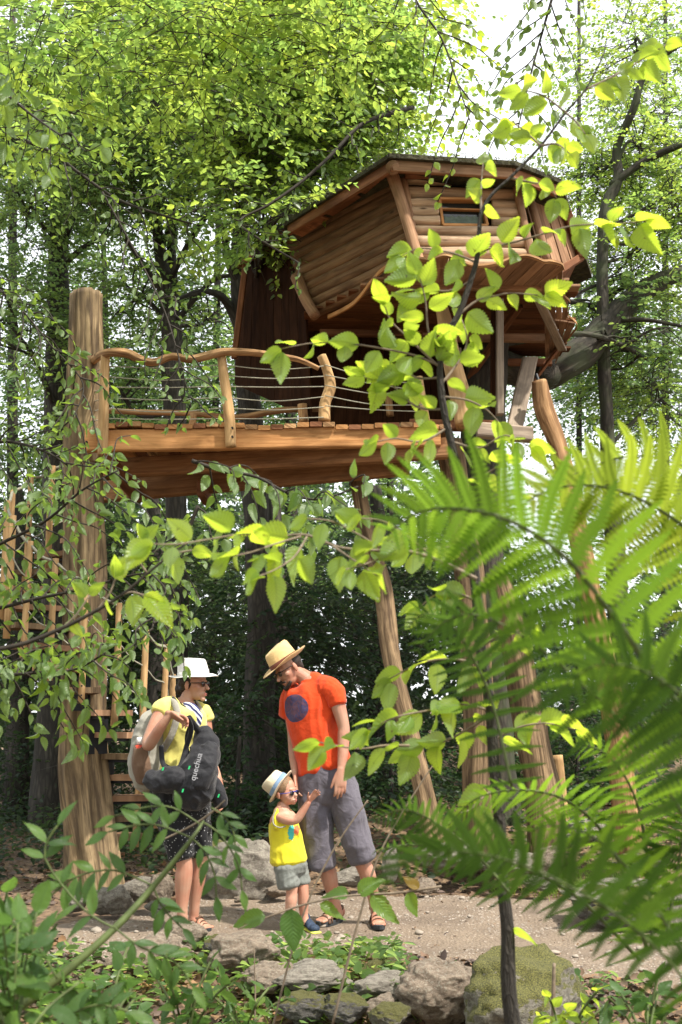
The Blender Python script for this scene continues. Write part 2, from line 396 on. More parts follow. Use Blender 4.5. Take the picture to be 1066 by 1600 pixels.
RKM = rockmat('mossy_granite', (.22, .20, .16), (.09, .08, .065), moss=1.0); RKD = rockmat('dark_granite', (.14, .13, .12), (.06, .055, .05), moss=.4)
def rock_mesh(seed, sub=5, facets=11, rough=.34, cut=.62):
    bm = bmesh.new(); bmesh.ops.create_icosphere(bm, subdivisions=sub, radius=1)
    rr = random.Random(seed); pl = []
    for k in range(facets):
        n = Vector((rr.gauss(0, 1), rr.gauss(0, 1), rr.gauss(0, .8))).normalized(); pl.append((n, rr.uniform(cut, .95)))
    s = rr.random()*50
    for v in bm.verts:
        c = v.co.copy(); c *= 1+rough*noise.noise(c*1.2+Vector((s, 0, 0)))
        for n, d in pl:
            q = c.dot(n)-d
            if q > 0: c -= n*q*.9
        c *= 1+.13*noise.noise(c*3.0+Vector((0, s, 0)))+.07*noise.noise(c*8+Vector((0, 0, s)))-.05*abs(noise.noise(c*5+Vector((s, s, 0))))+.02*noise.noise(c*22)
        v.co = c
    me = bpy.data.meshes.new('rock'); bm.to_mesh(me); bm.free()
    me.polygons.foreach_set('use_smooth', [True]*len(me.polygons)); return me
RMESH = [rock_mesh(s) for s in range(8)]; SMESH = [rock_mesh(40+s, sub=2, rough=.3) for s in range(5)]
def rock(px, py, Y, wpx, hpx, label, mat, seed=0, dep=.8, name='rock', rot=None, cat='rock'):
    """px,py: middle of the rock in the photograph; half sizes from the pixel width/height"""
    c = P(px, py, Y); me = RMESH[seed % 8].copy(); me.materials.append(mat)
    o = bpy.data.objects.new(name, me); link(o); o.location = c
    a, h = PX(wpx/2, Y)*1.14, PX(hpx/2, Y)*1.02
    rt = R.uniform(-.3, .3) if rot is None else rot
    o.scale = (a, a*dep, h); o.rotation_euler = (R.uniform(-.1, .1), 0, rt)
    return tag(o, label, cat)
rock(385, 1368, 8.6, 118, 110, 'big pale boulder with rough lichen face behind the child', RK, 1, name='boulder', cat='boulder')
rock(335, 1350, 9.0, 70, 60, 'dark boulder in shade left of the pale boulder', RKD, 2, name='boulder', cat='boulder')
rock(252, 1388, 7.9, 38, 46, 'upright brown stone between the post and the woman', RKB, 3)
rock(218, 1393, 8.0, 50, 40, 'rounded grey stone left of the upright brown stone', RK, 4)
rock(178, 1405, 7.8, 62, 46, 'mottled grey stone at the foot of the wooden post', RK, 5)
rock(237, 1416, 7.6, 20, 15, 'small grey cobble below the rounded grey stone', RK, 6)
rock(258, 1417, 7.55, 26, 18, 'pale cobble below the upright brown stone', RK, 7)
rock(244, 1429, 7.4, 18, 12, 'flat pale cobble nearest the path beside the post stones', RK, 0)
rock(118, 1412, 8.0, 34, 30, 'grey stone left of the wooden post base', RK, 2)
rock(303, 1425, 7.5, 20, 12, 'little brown stone just behind the woman', RKB, 1)
rock(240, 1495, 6.15, 120, 64, 'broad tan boulder in front of the woman at path edge', RKB, 6, name='boulder', cat='boulder')
rock(290, 1462, 6.5, 60, 40, 'brown rock hiding the shoes of the woman', RKB, 3)
rock(385, 1487, 6.0, 110, 66, 'dark sided slab with sunlit top left of the kerb stones', RKB, 5, dep=.7)
rock(335, 1480, 6.2, 34, 34, 'small dark stone wedged left of the dark sided slab', RKD, 4)
rock(425, 1530, 5.65, 90, 42, 'low tan rock below the dark sided slab', RKB, 2)
rock(490, 1525, 5.6, 110, 40, 'flat light grey kerb stone at bottom centre', RK, 0)
rock(475, 1572, 5.35, 66, 44, 'dark stone below the flat light grey kerb stone', RKD, 1)
rock(602, 1515, 5.85, 70, 36, 'small round dark stone capped with moss', RKM, 7)
rock(595, 1543, 5.55, 100, 42, 'smooth grey slab under the moss capped stone', RK, 4, dep=.6)
rock(540, 1573, 5.3, 66, 40, 'dark angular stone at lower end of the kerb', RKD, 3)
rock(597, 1574, 5.3, 62, 34, 'tan stone below the smooth grey slab', RKB, 6)
rock(690, 1548, 5.35, 105, 90, 'wide flat topped brown block left of the mossy boulder', RKB, 1, dep=.9)
rock(822, 1560, 5.15, 205, 150, 'large boulder covered in yellow green moss beside the sapling', RKM, 1, rot=.9, name='boulder', cat='boulder')
rock(610, 1588, 5.15, 60, 34, 'mossy stone at the bottom edge below the tan stone', RKM, 2)
rock(790, 1352, 8.9, 90, 42, 'grey rock behind the path left of the grass tuft', RK, 4)
rock(853, 1345, 8.9, 50, 44, 'brown rock right beside the grass tuft', RKB, 7)
rock(845, 1378, 8.5, 50, 22, 'low pale stone on far path edge under the brown rock', RK, 3)
rock(700, 1340, 9.0, 90, 40, 'grey rock at foot of the leaning log', RK, 2)
rock(1000, 1345, 8.9, 80, 34, 'dark capped stone right of the grass tuft', RKD, 6)
rock(975, 1395, 7.6, 170, 34, 'long flat pale ledge stone behind the ferns', RK, 0, dep=.5)
rock(1010, 1425, 7.4, 130, 70, 'big dark block under the pale ledge stone', RKD, 1, name='boulder', cat='boulder')
rock(935, 1415, 7.5, 70, 52, 'shadowed block left of the big dark block', RKD, 2)
rock(1060, 1440, 7.0, 40, 90, 'grey boulder cut by the right edge of the picture', RK, 3, name='boulder', cat='boulder')
rock(610, 1352, 8.9, 28, 50, 'upright grey stone just behind the man', RK, 7)
rock(545, 1372, 8.8, 70, 26, 'low stone between the legs of the man', RK, 6)
rock(432, 1393, 8.35, 40, 18, 'flat brown stone at foot of the pale boulder', RKB, 4)
rock(375, 1405, 8.2, 18, 10, 'tiny pinkish stone on path left of the child', RKB, 5)
rock(665, 1385, 8.6, 40, 22, 'small tan rock on far path edge behind the leaves', RKB, 0)
rock(915, 1300, 10.0, 90, 46, 'pale rock on the bank behind the grass tuft', RK, 5)
PEB = plain('pebble_stone', (.34, .29, .24), .9, .4, 40)
n = 0
while n < 120:      # loose pebbles
    x, y = R.uniform(-1.6, 2.4), R.uniform(5.9, 8.7)
    if not inpath(x, y): continue
    e = R.random(); s = R.uniform(.008, .018) if e < .8 else R.uniform(.018, .032)
    me = SMESH[n % 5]
    if not me.materials: me.materials.append(PEB)
    o = bpy.data.objects.new('pebble', me); link(o); o.location = (x, y, gz(x, y)+.006+s*.3)
    o.scale = (s*1.3, s, s*.7); o.rotation_euler = (0, 0, R.uniform(0, 6)); n += 1
    tag(o, 'small loose grey pebble lying on the sandy path', 'pebble', 'loose pebbles on the sandy path')
# ============================================================ big wooden post + spiral stair
PY = 9.08
t = thing('tree_trunk_post', 'tall weathered tree trunk post carrying the left end of the walkway', 'post', (P(150, 1400, PY).x, PY, 0))
zb = P(150, 1405, PY)
post = pp([(154, 1425, PY, 46), (151, 1400, PY, 44), (146, 1330, PY, 40), (138, 1200, PY, 35), (131, 1050, PY, 32), (130, 900, PY, 31), (131, 700, PY, 29), (134, 560, PY, 26), (136, 458, PY, 24)])
T('trunk', post, W_POST, t, sides=48, sub=8, rough=.12, groove=.30, seed=3.3)
SC = P(136, 1100, PY); CX, CY = SC.x, SC.y
st_ = thing('spiral_staircase', 'wooden spiral staircase with rope railing wound round the trunk post', 'staircase', (CX, CY, 0))
RS = .70
step_w = MB()
def stp(k): return radians(-60-20.5*(k-8)), .17*k+.02
for k in range(1, 18):
    a, z = stp(k)
    d = Vector((cos(a), sin(a), 0)); q = Vector((-sin(a), cos(a), 0)); mb = MB()
    p0 = Vector((CX, CY, z))+d*.17; p1 = Vector((CX, CY, z))+d*RS
    vs = []; uvs = []
    for (pt, hw) in ((p0, .06), (p1, .15)):
        for zz in (-.022, .022):
            for s in (-1, 1): vs.append(pt+q*(hw*s)+Vector((0, 0, zz)))
    for v in vs: uvs.append(((v-p0).dot(q), (v-p0).dot(d)+v.z*.3))
    mb.add(vs, [(0, 1, 5, 4), (2, 6, 7, 3), (0, 4, 6, 2), (1, 3, 7, 5), (4, 5, 7, 6), (0, 2, 3, 1)], uvs)
    s = mb.build('step', W_SOFF if k % 3 else W_LEG, st_)
    B('step_bracket', p0-d*.1-Vector((0, 0, .035)), p0+d*.36-Vector((0, 0, .035)), q*.02, Vector((0, 0, .012)), STEEL, s)
tops = []
for k in range(2, 18):
    a, z = stp(k); d = Vector((cos(a), sin(a), 0))
    b = Vector((CX, CY, z-.1))+d*(RS+.01); h = .95+R.uniform(-.04, .04)
    l = Vector((R.uniform(-.012, .012), R.uniform(-.012, .012), h)); r = .026+R.uniform(-.002, .003)
    T('baluster', [(*b, r*1.05), (*(b+l*.5+Vector((R.uniform(-.01, .01), 0, 0))), r), (*(b+l), r*.92)], W_PALE, st_, sides=10, sub=2, rough=.1, seed=k)
    for zz in (.06, .13):
        q = b+Vector((0, 0, zz)); mb = MB(); tube(mb, [(*q, .007), (*(q+d*.027), .007)], sides=8, sub=1); mb.build('bolt', STEEL, st_)
    tops.append((b, l))
for f, rr in ((.97, .013), (.68, .006), (.42, .006)):
    pts = []
    for i, (b, l) in enumerate(tops):
        p = b+l*f; pts.append((*p, rr))
        if i+1 < len(tops):
            p2 = tops[i+1][0]+tops[i+1][1]*f; m = (p+p2)/2; pts.append((m.x, m.y, m.z-.03, rr))
    T('railing_rope', pts, ROPE, st_, sides=6, sub=3)
# curved steel stringer plates beside the post
for k in (6, 8, 10):
    a, z = stp(k); d = Vector((cos(a+.2), sin(a+.2), 0)); q = Vector((-sin(a), cos(a), 0))
    c = Vector((CX, CY, z))+d*.21
    B('steel_bracket', c-Vector((0, 0, .32)), c+Vector((0, 0, .02)), q*.075, d*.004, STEEL, st_)

# ============================================================ walkway / platform
ZT, ZB = 3.72, 3.50
wk = thing('wooden_walkway', 'raised honey coloured walkway with crooked log handrail and wire ropes', 'walkway', (P(400, 690, 8.9).x, 8.9, 3.4))
YF = 8.75
a0, a1 = P(134, 690, YF), P(688, 682, YF)
B('front_beam', a0, a1, (0, 0, PX(17, YF)), (0, .045, 0), W_HONEY, wk, jit=.006)
def hz(py, px, zz): return PZ(px, py, zz)
def beam(name, l, r, zlow, hgt, mat, th=.06):
    p0, p1 = PZ(l[0], l[1], zlow), PZ(r[0], r[1], zlow); up = Vector((0, 0, hgt/2))
    B(name, p0+up, p1+up, up, Vector((0, th, 0)), mat, wk, jit=.006)
beam('long_beam', (160, 748), (700, 716), 3.46, .17, W_BEAM)
beam('long_beam', (160, 785), (640, 742), 3.40, .20, W_BEAM)
for (x, y) in ((172, 725), (318, 768)):
    p = P(x, y, 9.0 if x < 200 else 9.75); B('cross_beam', p+Vector((0, -.16, 0)), p+Vector((0, 1.3 if x < 200 else .3, 0)), (.04, 0, 0), (0, 0, .07), W_RED, wk)
# deck boards, each resting on the beams
xl, xr = P(163, 665, YF).x, P(705, 665, YF).x; nb = 27; bw = (xr-xl)/nb
for i in range(nb):
    x = xl+(i+.5)*bw; zt = ZT-.005+.012*sin(i*.9)+R.uniform(-.004, .004)
    yb = 10.5-.75*i/nb; skew = -.02
    B('deck_board', (x, YF-.07+R.uniform(-.012, .012), zt), (x+skew, yb, zt), (bw/2-.004, 0, 0), (0, 0, .02), [W_HONEY, W_RED, W_LOG][i % 3 if i % 5 else 0], wk)
# posts
def railpost(l, name='railing_post', mat=W_PALE): return T(name, pp(l), mat, wk, sides=14, sub=5, rough=.16, seed=R.random()*9)
YR = YF-.085
railpost([(161, 711, YR, 8.5), (162, 660, YR, 8.5), (163, 600, YR, 8), (165, 556, YR, 7.5)])
railpost([(361, 698, YR, 8.5), (358, 650, YR, 9), (352, 600, YR, 8), (346, 553, YR, 7)])
railpost([(507, 658, YR+.06, 10), (508, 630, YR+.06, 9), (516, 605, YR+.06, 9.5), (512, 580, YR+.06, 8), (503, 556, YR+.06, 8)])
railpost([(667, 660, YR+.1, 6), (660, 625, YR+.15, 6.5), (655, 590, YR+.2, 6)])
railpost([(300, 668, 10.0, 6), (302, 648, 10.0, 6)], 'rear_post', W_LOG)
railpost([(475, 660, 9.9, 8), (473, 632, 9.9, 8)], 'rear_post', W_LOG)
railpost([(610, 650, 9.9, 6), (606, 615, 9.9, 6)], 'rear_post', W_LOG)
T('handrail', pp([(124, 585, 9.6, 7), (145, 564, 9.0, 7), (168, 551, YR-.05, 7), (198, 552, YR-.05, 7.5), (222, 563, YR-.05, 7), (243, 566, YR-.05, 6.5), (268, 557, YR-.05, 6), (300, 561, YR-.05, 6.5), (330, 554, YR-.05, 6.5), (352, 550, YR-.05, 6), (395, 551, YR-.05, 5.5), (440, 557, YR-.02, 5), (470, 563, YR, 4.5), (498, 576, YR, 4)]), W_LOG, wk, sides=12, sub=6, rough=.22, seed=5)
T('handrail', pp([(150, 640, 10.1, 5), (215, 644, 10.1, 5), (300, 646, 10.1, 5), (370, 652, 10.0, 5), (440, 641, 10.0, 5), (500, 640, 10.0, 4)]), W_LOG, wk, sides=10, sub=4, rough=.2, seed=8)
for i in range(6):
    f = i/5; segs = [((165, 572+82*f), (350, 570+84*f)), ((350, 570+84*f), (506, 572+80*f)), ((508, 570+80*f), (660, 600+54*f))]
    for s_, (p, q) in enumerate(segs):
        if s_ == 2 and i == 5: continue
        m = ((p[0]+q[0])/2, (p[1]+q[1])/2+4+3*sin(i*2.1+s_))
        T('wire_rope', pp([(*p, YR, .9), (*m, YR, .9), (*q, YR, .9)]), ROPE, wk, sides=5, sub=5)
    T('wire_rope', pp([(128, 592+70*f, 9.5, .9), (163, 574+80*f, YR, .9)]), ROPE, wk, sides=5, sub=2)
for l in ((133, 690), (361, 668), (361, 682)):
    p = P(l[0]+2, l[1], YR-.08); mb = MB(); tube(mb, [(p.x, p.y, p.z, .009), (p.x, p.y+.03, p.z, .009)], sides=8, sub=1); mb.build('bolt', STEEL, wk)

# ============================================================ the tree house
th = thing('log_treehouse', 'crooked log treehouse with mossy roof and wavy edged skirt', 'treehouse', (P(690, 420, 9.2).x, 9.2, 3.4))
def wlog(p, q, r, mat, name='wall_log', parent=th, sd=None, sides=12):
    m = (p+q)/2+Vector((0, 0, R.uniform(-.008, .008)))
    return T(name, [(*p, r*R.uniform(.92, 1.02)), (*m, r*R.uniform(.96, 1.05)), (*q, r*R.uniform(.92, 1.02))], mat, parent, sides=sides, sub=5, rough=.10, seed=R.random()*30 if sd is None else sd)
# facade: 8 log rows. corner lines interpolated
FTL, FBL = P(633, 266, 8.62), P(652, 412, 8.47)
FTR, FBR = P(803, 272, 8.82), P(838, 418, 8.67)
rows = [(281, 8), (301, 10), (318, 8), (331, 8.5), (345, 8.5), (360, 8.5), (377, 9.5), (395, 9.5), (412, 8)]
wx0, wx1, wy0, wy1 = 686, 763, 311, 354
for py, r in rows:
    f = (py-266)/146.0
    A_ = FTL.lerp(FBL, f); C_ = FTR.lerp(FBR, f)
    A_ = P(633+19*f, py, A_.y); C_ = P(803+35*f, py+3, C_.y)
    rr = PX(r, 8.6)*1.06
    if wy0 < py < wy1:
        b = P(wx0+ (py-wy0)*.12-3, py, A_.y+.01); c = P(wx1+5, py+2, 8.75)
        wlog(A_, b, rr, W_WALL_LIT); wlog(c, C_, rr, W_WALL_LIT)
    else: wlog(A_, C_, rr, W_WALL_LIT)
# window
def wq(x, y, dy=0): return P(x, y, 8.56+.0015*(x-686)+dy)
wf = thing('window_frame', '', '', wq(725, 335)); del wf['label']; del wf['category']
wf.parent = th; wf.location = wq(725, 335)-th.location
W0, W1, W2, W3 = (686, 313), (752, 314), (761, 355), (692, 354)
for (p, q) in ((W0, W1), (W1, W2), (W2, W3), (W3, W0)):
    B('window_bar', wq(*p), wq(*q), (wq(*q)-wq(*p)).normalized().cross(Vector((0, 1, 0)))*.012, (0, .045, 0), W_HONEY, wf)
B('window_bar', wq(689, 327), wq(756, 329), (0, 0, .007), (0, .02, 0), W_HONEY, wf)
GL, gnt, gb, go_ = M('window_glass'); gb.inputs['Base Color'].default_value = (.02, .024, .022, 1); gb.inputs['Roughness'].default_value = .06
mb = MB(); q4 = [wq(*W0, .03), wq(*W1, .03), wq(*W2, .03), wq(*W3, .03)]; back = [v+Vector((0, .008, 0)) for v in q4]
mb.add(q4+back, [(0, 1, 2, 3), (7, 6, 5, 4), (0, 4, 5, 1), (1, 5, 6, 2), (2, 6, 7, 3), (3, 7, 4, 0)]); mb.build('pane', GL, wf)
CUR = plain('grey_green_curtain', (.13, .17, .14), .9, .3, 30)
mb = MB(); vs = []; 
for i in range(25):
    x = 694+i*2.35; y = 336+3.2*abs(sin(i*.62)); vs += [wq(x, y, .022), wq(x+1.2, 352, .022)]
mb.add(vs, [(2*i, 2*i+1, 2*i+3, 2*i+2) for i in range(24)]); mb.build('curtain', CUR, wf)
# side (left) wall logs
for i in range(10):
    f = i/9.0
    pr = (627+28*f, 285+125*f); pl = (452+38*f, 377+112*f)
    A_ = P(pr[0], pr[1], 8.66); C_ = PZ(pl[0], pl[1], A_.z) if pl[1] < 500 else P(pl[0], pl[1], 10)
    wlog(A_, C_, .060, W_WALL_SHADE)
# dark backing boards behind the logs (inner wall lining)
def quad(name, pts, mat, parent, th_=.02, d=Vector((0, 1, 0))):
    mb = MB(); f = [Vector(p) for p in pts]; b = [p+d*th_ for p in f]; n = len(f)
    mb.add(f+b, [tuple(range(n)), tuple(range(2*n-1, n-1, -1))]+[(i, i+n, (i+1) % n+n, (i+1) % n) for i in range(n)],
           [(p.x+p.y*.7, p.z) for p in f+b])
    return mb.build(name, mat, parent)
quad('wall_lining', [P(632, 262, 8.75), P(686, 264, 8.8), P(692, 420, 8.75), P(655, 415, 8.62)], W_SHADE, th)
quad('wall_lining', [P(762, 264, 8.95), P(806, 266, 9.0), P(840, 425, 8.9), P(762, 420, 8.9)], W_SHADE, th)
quad('wall_lining', [P(686, 264, 8.8), P(762, 264, 8.95), P(762, 311, 8.92), P(686, 311, 8.8)], W_SHADE, th)
quad('wall_lining', [P(690, 356, 8.8), P(762, 356, 8.9), P(762, 420, 8.9), P(692, 420, 8.75)], W_SHADE, th)
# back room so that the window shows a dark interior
quad('inner_wall', [P(640, 262, 10.2), P(830, 262, 10.2), P(850, 420, 10.2), P(650, 420, 10.2)], W_SHADE, th)
lo = Vector((.07, .10, 0)); quad('wall_lining', [P(628, 262, 8.72)+lo, P(655, 410, 8.6)+lo, PZ(490, 490, P(655, 410, 8.6).z)+lo, PZ(452, 365, P(628, 262, 8.7).z)+lo], W_SHADE, th, .02, Vector((.6, .8, 0)))
# corner posts
T('corner_post', pp([(612, 272, 8.5, 11), (628, 320, 8.48, 10), (645, 375, 8.44, 9.5), (656, 412, 8.4, 10)]), W_SOFF, th, sides=14, sub=5, rough=.2)
T('corner_post', pp([(630, 278, 8.56, 6), (642, 335, 8.53, 5.5), (654, 398, 8.48, 5)]), W_SOFF, th, sides=12, sub=4, rough=.2)
T('corner_post', pp([(806, 290, 8.72, 7), (818, 345, 8.68, 7), (834, 415, 8.62, 7)]), W_SOFF, th, sides=12, sub=4, rough=.2)
T('corner_post', pp([(822, 292, 8.85, 7), (838, 345, 8.82, 7), (856, 410, 8.78, 7)]), W_SOFF, th, sides=12, sub=4, rough=.2)
T('corner_post', pp([(463, 432, 9.75, 11), (476, 465, 9.7, 10), (493, 494, 9.6, 9)]), W_SOFF, th, sides=12, sub=4, rough=.2)
T('ridge_log', pp([(614, 262, 8.27, 12), (613, 264, 8.8, 12), (600, 270, 10.5, 12)]), W_SOFF, th, sides=16, sub=3, rough=.1)
# eaves: fascia beams + soffit + roof
ez = P(614, 252, 8.3).z
E = [PZ(452, 352, ez), PZ(614, 250, ez), PZ(800, 262, ez), PZ(868, 290, ez-.03), P(906, 404, 9.4), P(760, 300, 11.5), P(520, 330, 11.5)]
def fascia(p, q, h, mat, n=1, inset=0):
    d = (q-p).normalized(); nrm = Vector((d.y, -d.x, 0)).normalized()
    B('fascia_board', p-Vector((0, 0, h/2)), q-Vector((0, 0, h/2)), (0, 0, h/2), nrm*.018, mat, th, jit=.005)
fascia(E[0], E[1], .10, W_RED); fascia(E[1], E[2], .10, W_SOFF); fascia(E[2], E[3], .10, W_RED)
i0 = PZ(470, 372, ez-.11); i1 = P(622, 270, 8.55); i2 = P(806, 278, 8.8); i3 = P(830, 300, 8.95)
wlog(P(632, 272, 8.52), P(806, 276, 8.72), .045, W_RED, 'eave_log')
def strips(name, a0, a1, b0, b1, n, mat, parent, thk=.012, gap=.06):
    """n boards filling the quad a0-a1 (one edge) to b0-b1 (the opposite edge)"""
    for i in range(n):
        f0, f1 = (i+gap)/n, (i+1-gap)/n
        q = [a0.lerp(a1, f0), a0.lerp(a1, f1), b0.lerp(b1, f1), b0.lerp(b1, f0)]
        nrm = (q[1]-q[0]).cross(q[3]-q[0]).normalized(); off = nrm*R.uniform(0, .004)
        mb = MB(); vs = [v+off for v in q]+[v+off+nrm*thk for v in q]; L = (q[3]-q[0]).length; wdt = (q[1]-q[0]).length
        u0 = R.random()*5; uvv = [(u0, 0), (u0+wdt, 0), (u0+wdt, L), (u0, L)]*2
        mb.add(vs, [(0, 1, 2, 3), (7, 6, 5, 4), (0, 4, 5, 1), (1, 5, 6, 2), (2, 6, 7, 3), (3, 7, 4, 0)], uvv)
        mb.build(name, mat, parent)
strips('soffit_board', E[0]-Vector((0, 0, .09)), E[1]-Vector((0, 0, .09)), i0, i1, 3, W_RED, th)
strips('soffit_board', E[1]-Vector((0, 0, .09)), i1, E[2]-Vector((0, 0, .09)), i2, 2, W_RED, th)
# right hand overhang: slanting boards between the wall corner and the outer eave
strips('gable_board', P(808, 272, 8.85), P(870, 288, 9.15), P(852, 425, 8.95), P(906, 402, 9.4), 4, W_SOFF, th)
B('fascia_board', P(868, 285, 9.1), P(910, 403, 9.35), (.035, 0, .01), (0, .05, 0), W_RED, th)
B('fascia_board', P(862, 432, 9.0), P(912, 400, 9.4), (0, 0, .04), (0, .03, 0), W_RED, th)
quad('gable_board', [P(856, 400, 9.1), P(906, 402, 9.45), P(885, 445, 9.8), P(870, 430, 9.2)], W_RED, th)
# roof: turf covered low cone
RC = Vector(((E[1].x+E[2].x)/2+.1, 10.2, ez+.75))
mb = MB(); ring = [E[0]+Vector((-.05, 0, .03)), E[1]+Vector((-.03, -.06, .03)), E[2]+Vector((.02, -.06, .03)), E[3]+Vector((.05, -.02, .05)), Vector((2.6, 10.6, ez)), Vector((1.6, 12.2, ez)), Vector((-.4, 12.2, ez))]
vs = [RC]; 
for a in ring: vs += [a, a-Vector((0, 0, .04))]
n_ = len(ring); fs = []
for i in range(n_):
    j = (i+1) % n_; fs += [(0, 1+2*i, 1+2*j), (1+2*i, 2+2*i, 2+2*j, 1+2*j)]
fs.append(tuple(2+2*i for i in range(n_))); mb.add(vs, fs)
TURF = plain('roof_turf', (.06, .055, .03), .95, .6, 14, 1.0, bd=.05); ro = mb.build('roof', TURF, th)
V = []; Fc = []    # dry grass and moss fringe on the eave
for i in range(n_-3):
    p, q = ring[i], ring[i+1]
    for k in range(420 if i < 3 else 300):
        b = p.lerp(q, R.random())+Vector((R.gauss(0, .02), R.gauss(0.03, .05), R.uniform(-.03, .03))); d = Vector((R.gauss(0, .6), R.gauss(-.2, .5), R.gauss(.5, .7))).normalized()
        l = R.uniform(.02, .06); s_ = d.cross(Vector((R.random(), R.random(), R.random()))).normalized()*.003; m0 = len(V)
        V += [b-s_, b+s_, b+d*l]; Fc.append((m0, m0+1, m0+2))
fr = npmesh('moss_fringe', [tuple(v) for v in V], Fc, leafmat('dry_turf_blade', (.10, .10, .045), (.12, .12, .04), isl=True), ro); fr['kind'] = 'stuff'

# skirt: wavy live-edge boards round the foot of the wall, and floor underside
def wavyedge(pts, name, thick, hgt, mat, amp=.02):
    C = catmull(pts, 8); mb = MB(); vs = []; fs = []; uvs = []; L = 0; prev = None
    for i, c in enumerate(C):
        p = Vector(c[:3]); L += (p-prev).length if prev else 0; prev = p
        for (dy, dz) in ((0, 0), (0, -hgt), (thick, -hgt), (thick, 0)):
            vs.append(p+Vector((dy*.2, dy, dz))); uvs.append((dz+dy, L))
    for i in range(len(C)-1):
        for k in range(4): fs.append((i*4+k, i*4+(k+1) % 4, (i+1)*4+(k+1) % 4, (i+1)*4+k))
    mb.add(vs, fs, uvs); return mb.build(name, mat, th, smooth=False)
def p3(l): return [tuple(P(*q)) for q in l]
front_edge = [(655, 401, 8.3), (672, 402, 8.25), (695, 396, 8.2), (715, 402, 8.2), (737, 411, 8.2), (762, 411, 8.2), (785, 406, 8.2), (800, 400, 8.22), (820, 396, 8.25), (838, 400, 8.3), (850, 405, 8.35), (862, 405, 8.4), (878, 410, 8.5), (882, 418, 8.55)]
wavyedge(p3(front_edge), 'live_edge_board', .05, .018, W_LOG)
wavyedge(p3([(882, 418, 8.55), (881, 432, 8.8), (878, 447, 9.1), (872, 462, 9.2)]), 'live_edge_board', .03, .02, W_SOFF)
wavyedge(p3([(876, 456, 9.2), (884, 462, 9.2), (891, 470, 9.25), (889, 484, 9.4), (885, 495, 9.5)]), 'live_edge_board', .03, .02, W_LOG)
wavyedge(p3([(888, 492, 9.5), (897, 498, 9.5), (902, 507, 9.6), (893, 520, 9.9), (878, 540, 10.2), (868, 565, 10.6)]), 'live_edge_board', .03, .02, W_LOG)
wavyedge(p3([(655, 400, 8.35), (640, 404, 8.5), (622, 408, 8.7), (600, 416, 8.85), (580, 436, 9.0), (566, 455, 9.1), (552, 470, 9.2), (535, 481, 9.35), (512, 492, 9.6)]), 'live_edge_board', .03, .035, W_HONEY)
zf = P(760, 440, 8.95).z
# sloping skirt boards from the wavy edge inwards to the first joist
top = [P(x, y+3, Y) for x, y, Y in front_edge]
def along(l, f):
    f *= len(l)-1; i = min(int(f), len(l)-2); return l[i].lerp(l[i+1], f-i)
bot0, bot1 = P(668, 447, 9.0), P(858, 452, 9.15)
nb = 11
for i in range(nb):
    f0, f1 = (i+.03)/nb, (i+.97)/nb; vs = []; m_ = 4
    for k in range(m_+1):
        f = f0+(f1-f0)*k/m_; a = along(top, f); b = bot0.lerp(bot1, max(0, f-.06)); vs += [a, b, a+Vector((0, .01, .02)), b+Vector((0, .01, .02))]
    fs = []
    for k in range(m_):
        o_ = 4*k; fs += [(o_, o_+1, o_+5, o_+4), (o_+2, o_+6, o_+7, o_+3), (o_, o_+4, o_+6, o_+2), (o_+1, o_+3, o_+7, o_+5)]
    fs += [(0, 2, 3, 1), (4*m_, 4*m_+1, 4*m_+3, 4*m_+2)]
    u0 = R.random()*8; uvv = []
    for k in range(m_+1):
        w_ = k/m_*.14; uvv += [(u0+w_, 0), (u0+w_, .5), (u0+w_, 0), (u0+w_, .5)]
    mb = MB(); mb.add(vs, fs, uvv); mb.build('skirt_board', W_SOFF, th)
for k_, (a_, b_, c_, d_) in enumerate((((846, 412, 8.62), (880, 414, 8.55), (842, 462, 9.22), (878, 460, 9.22)), ((846, 458, 9.25), (888, 468, 9.25), (850, 502, 9.6), (888, 498, 9.55)), ((850, 498, 9.6), (900, 506, 9.6), (852, 566, 10.5), (872, 560, 10.5)), ((700, 452, 9.1), (780, 452, 9.1), (690, 470, 10.2), (760, 470, 10.2)))):
    if k_ < 3: strips('skirt_board', P(*a_), P(*b_), P(*c_), P(*d_), 4, W_SOFF, th, thk=.015)
# floor underside boards running back, right side ends follow the wavy edge
zf2 = zf+.03
def uz(px, py): return PZ(px, py, zf2)
xL, xR = P(560, 470, 9.3).x, uz(880, 455).x
nb = 15
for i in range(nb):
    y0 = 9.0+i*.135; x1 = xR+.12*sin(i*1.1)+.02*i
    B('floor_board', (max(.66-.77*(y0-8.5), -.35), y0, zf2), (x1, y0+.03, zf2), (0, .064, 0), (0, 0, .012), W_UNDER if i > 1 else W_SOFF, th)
# joists and braces
B('joist', P(672, 444, 8.95), P(846, 447, 9.1), (0, 0, .05), (0, .03, 0), W_SOFF, th, jit=.004)
B('joist', P(600, 526, 10.0), P(870, 529, 10.1), (0, 0, .04), (0, .03, 0), W_SOFF, th, jit=.004)
B('joist', P(640, 567, 10.6), P(862, 566, 10.6), (0, 0, .035), (0, .03, 0), W_RED, th, jit=.004)
B('joist', P(500, 520, 9.7), P(660, 522, 9.9), (0, 0, .03), (0, .03, 0), W_UNDER, th, jit=.004)
B('brace', P(842, 468, 9.15), P(878, 545, 10.05), (.045, 0, 0), (0, .02, .03), W_GREY, th)
B('brace', P(880, 535, 10.1), P(838, 590, 10.6), (.03, 0, .02), (0, .02, .02), W_RED, th)
B('brace', P(812, 478, 9.5), P(735, 588, 10.3), (.03, 0, 0), (0, .02, .03), W_UNDER, th)
B('support_post', P(781, 470, 9.0), P(781, 648, 9.0), (PX(5.5, 9), 0, 0), (0, .05, 0), W_GREY, th, jit=.004)
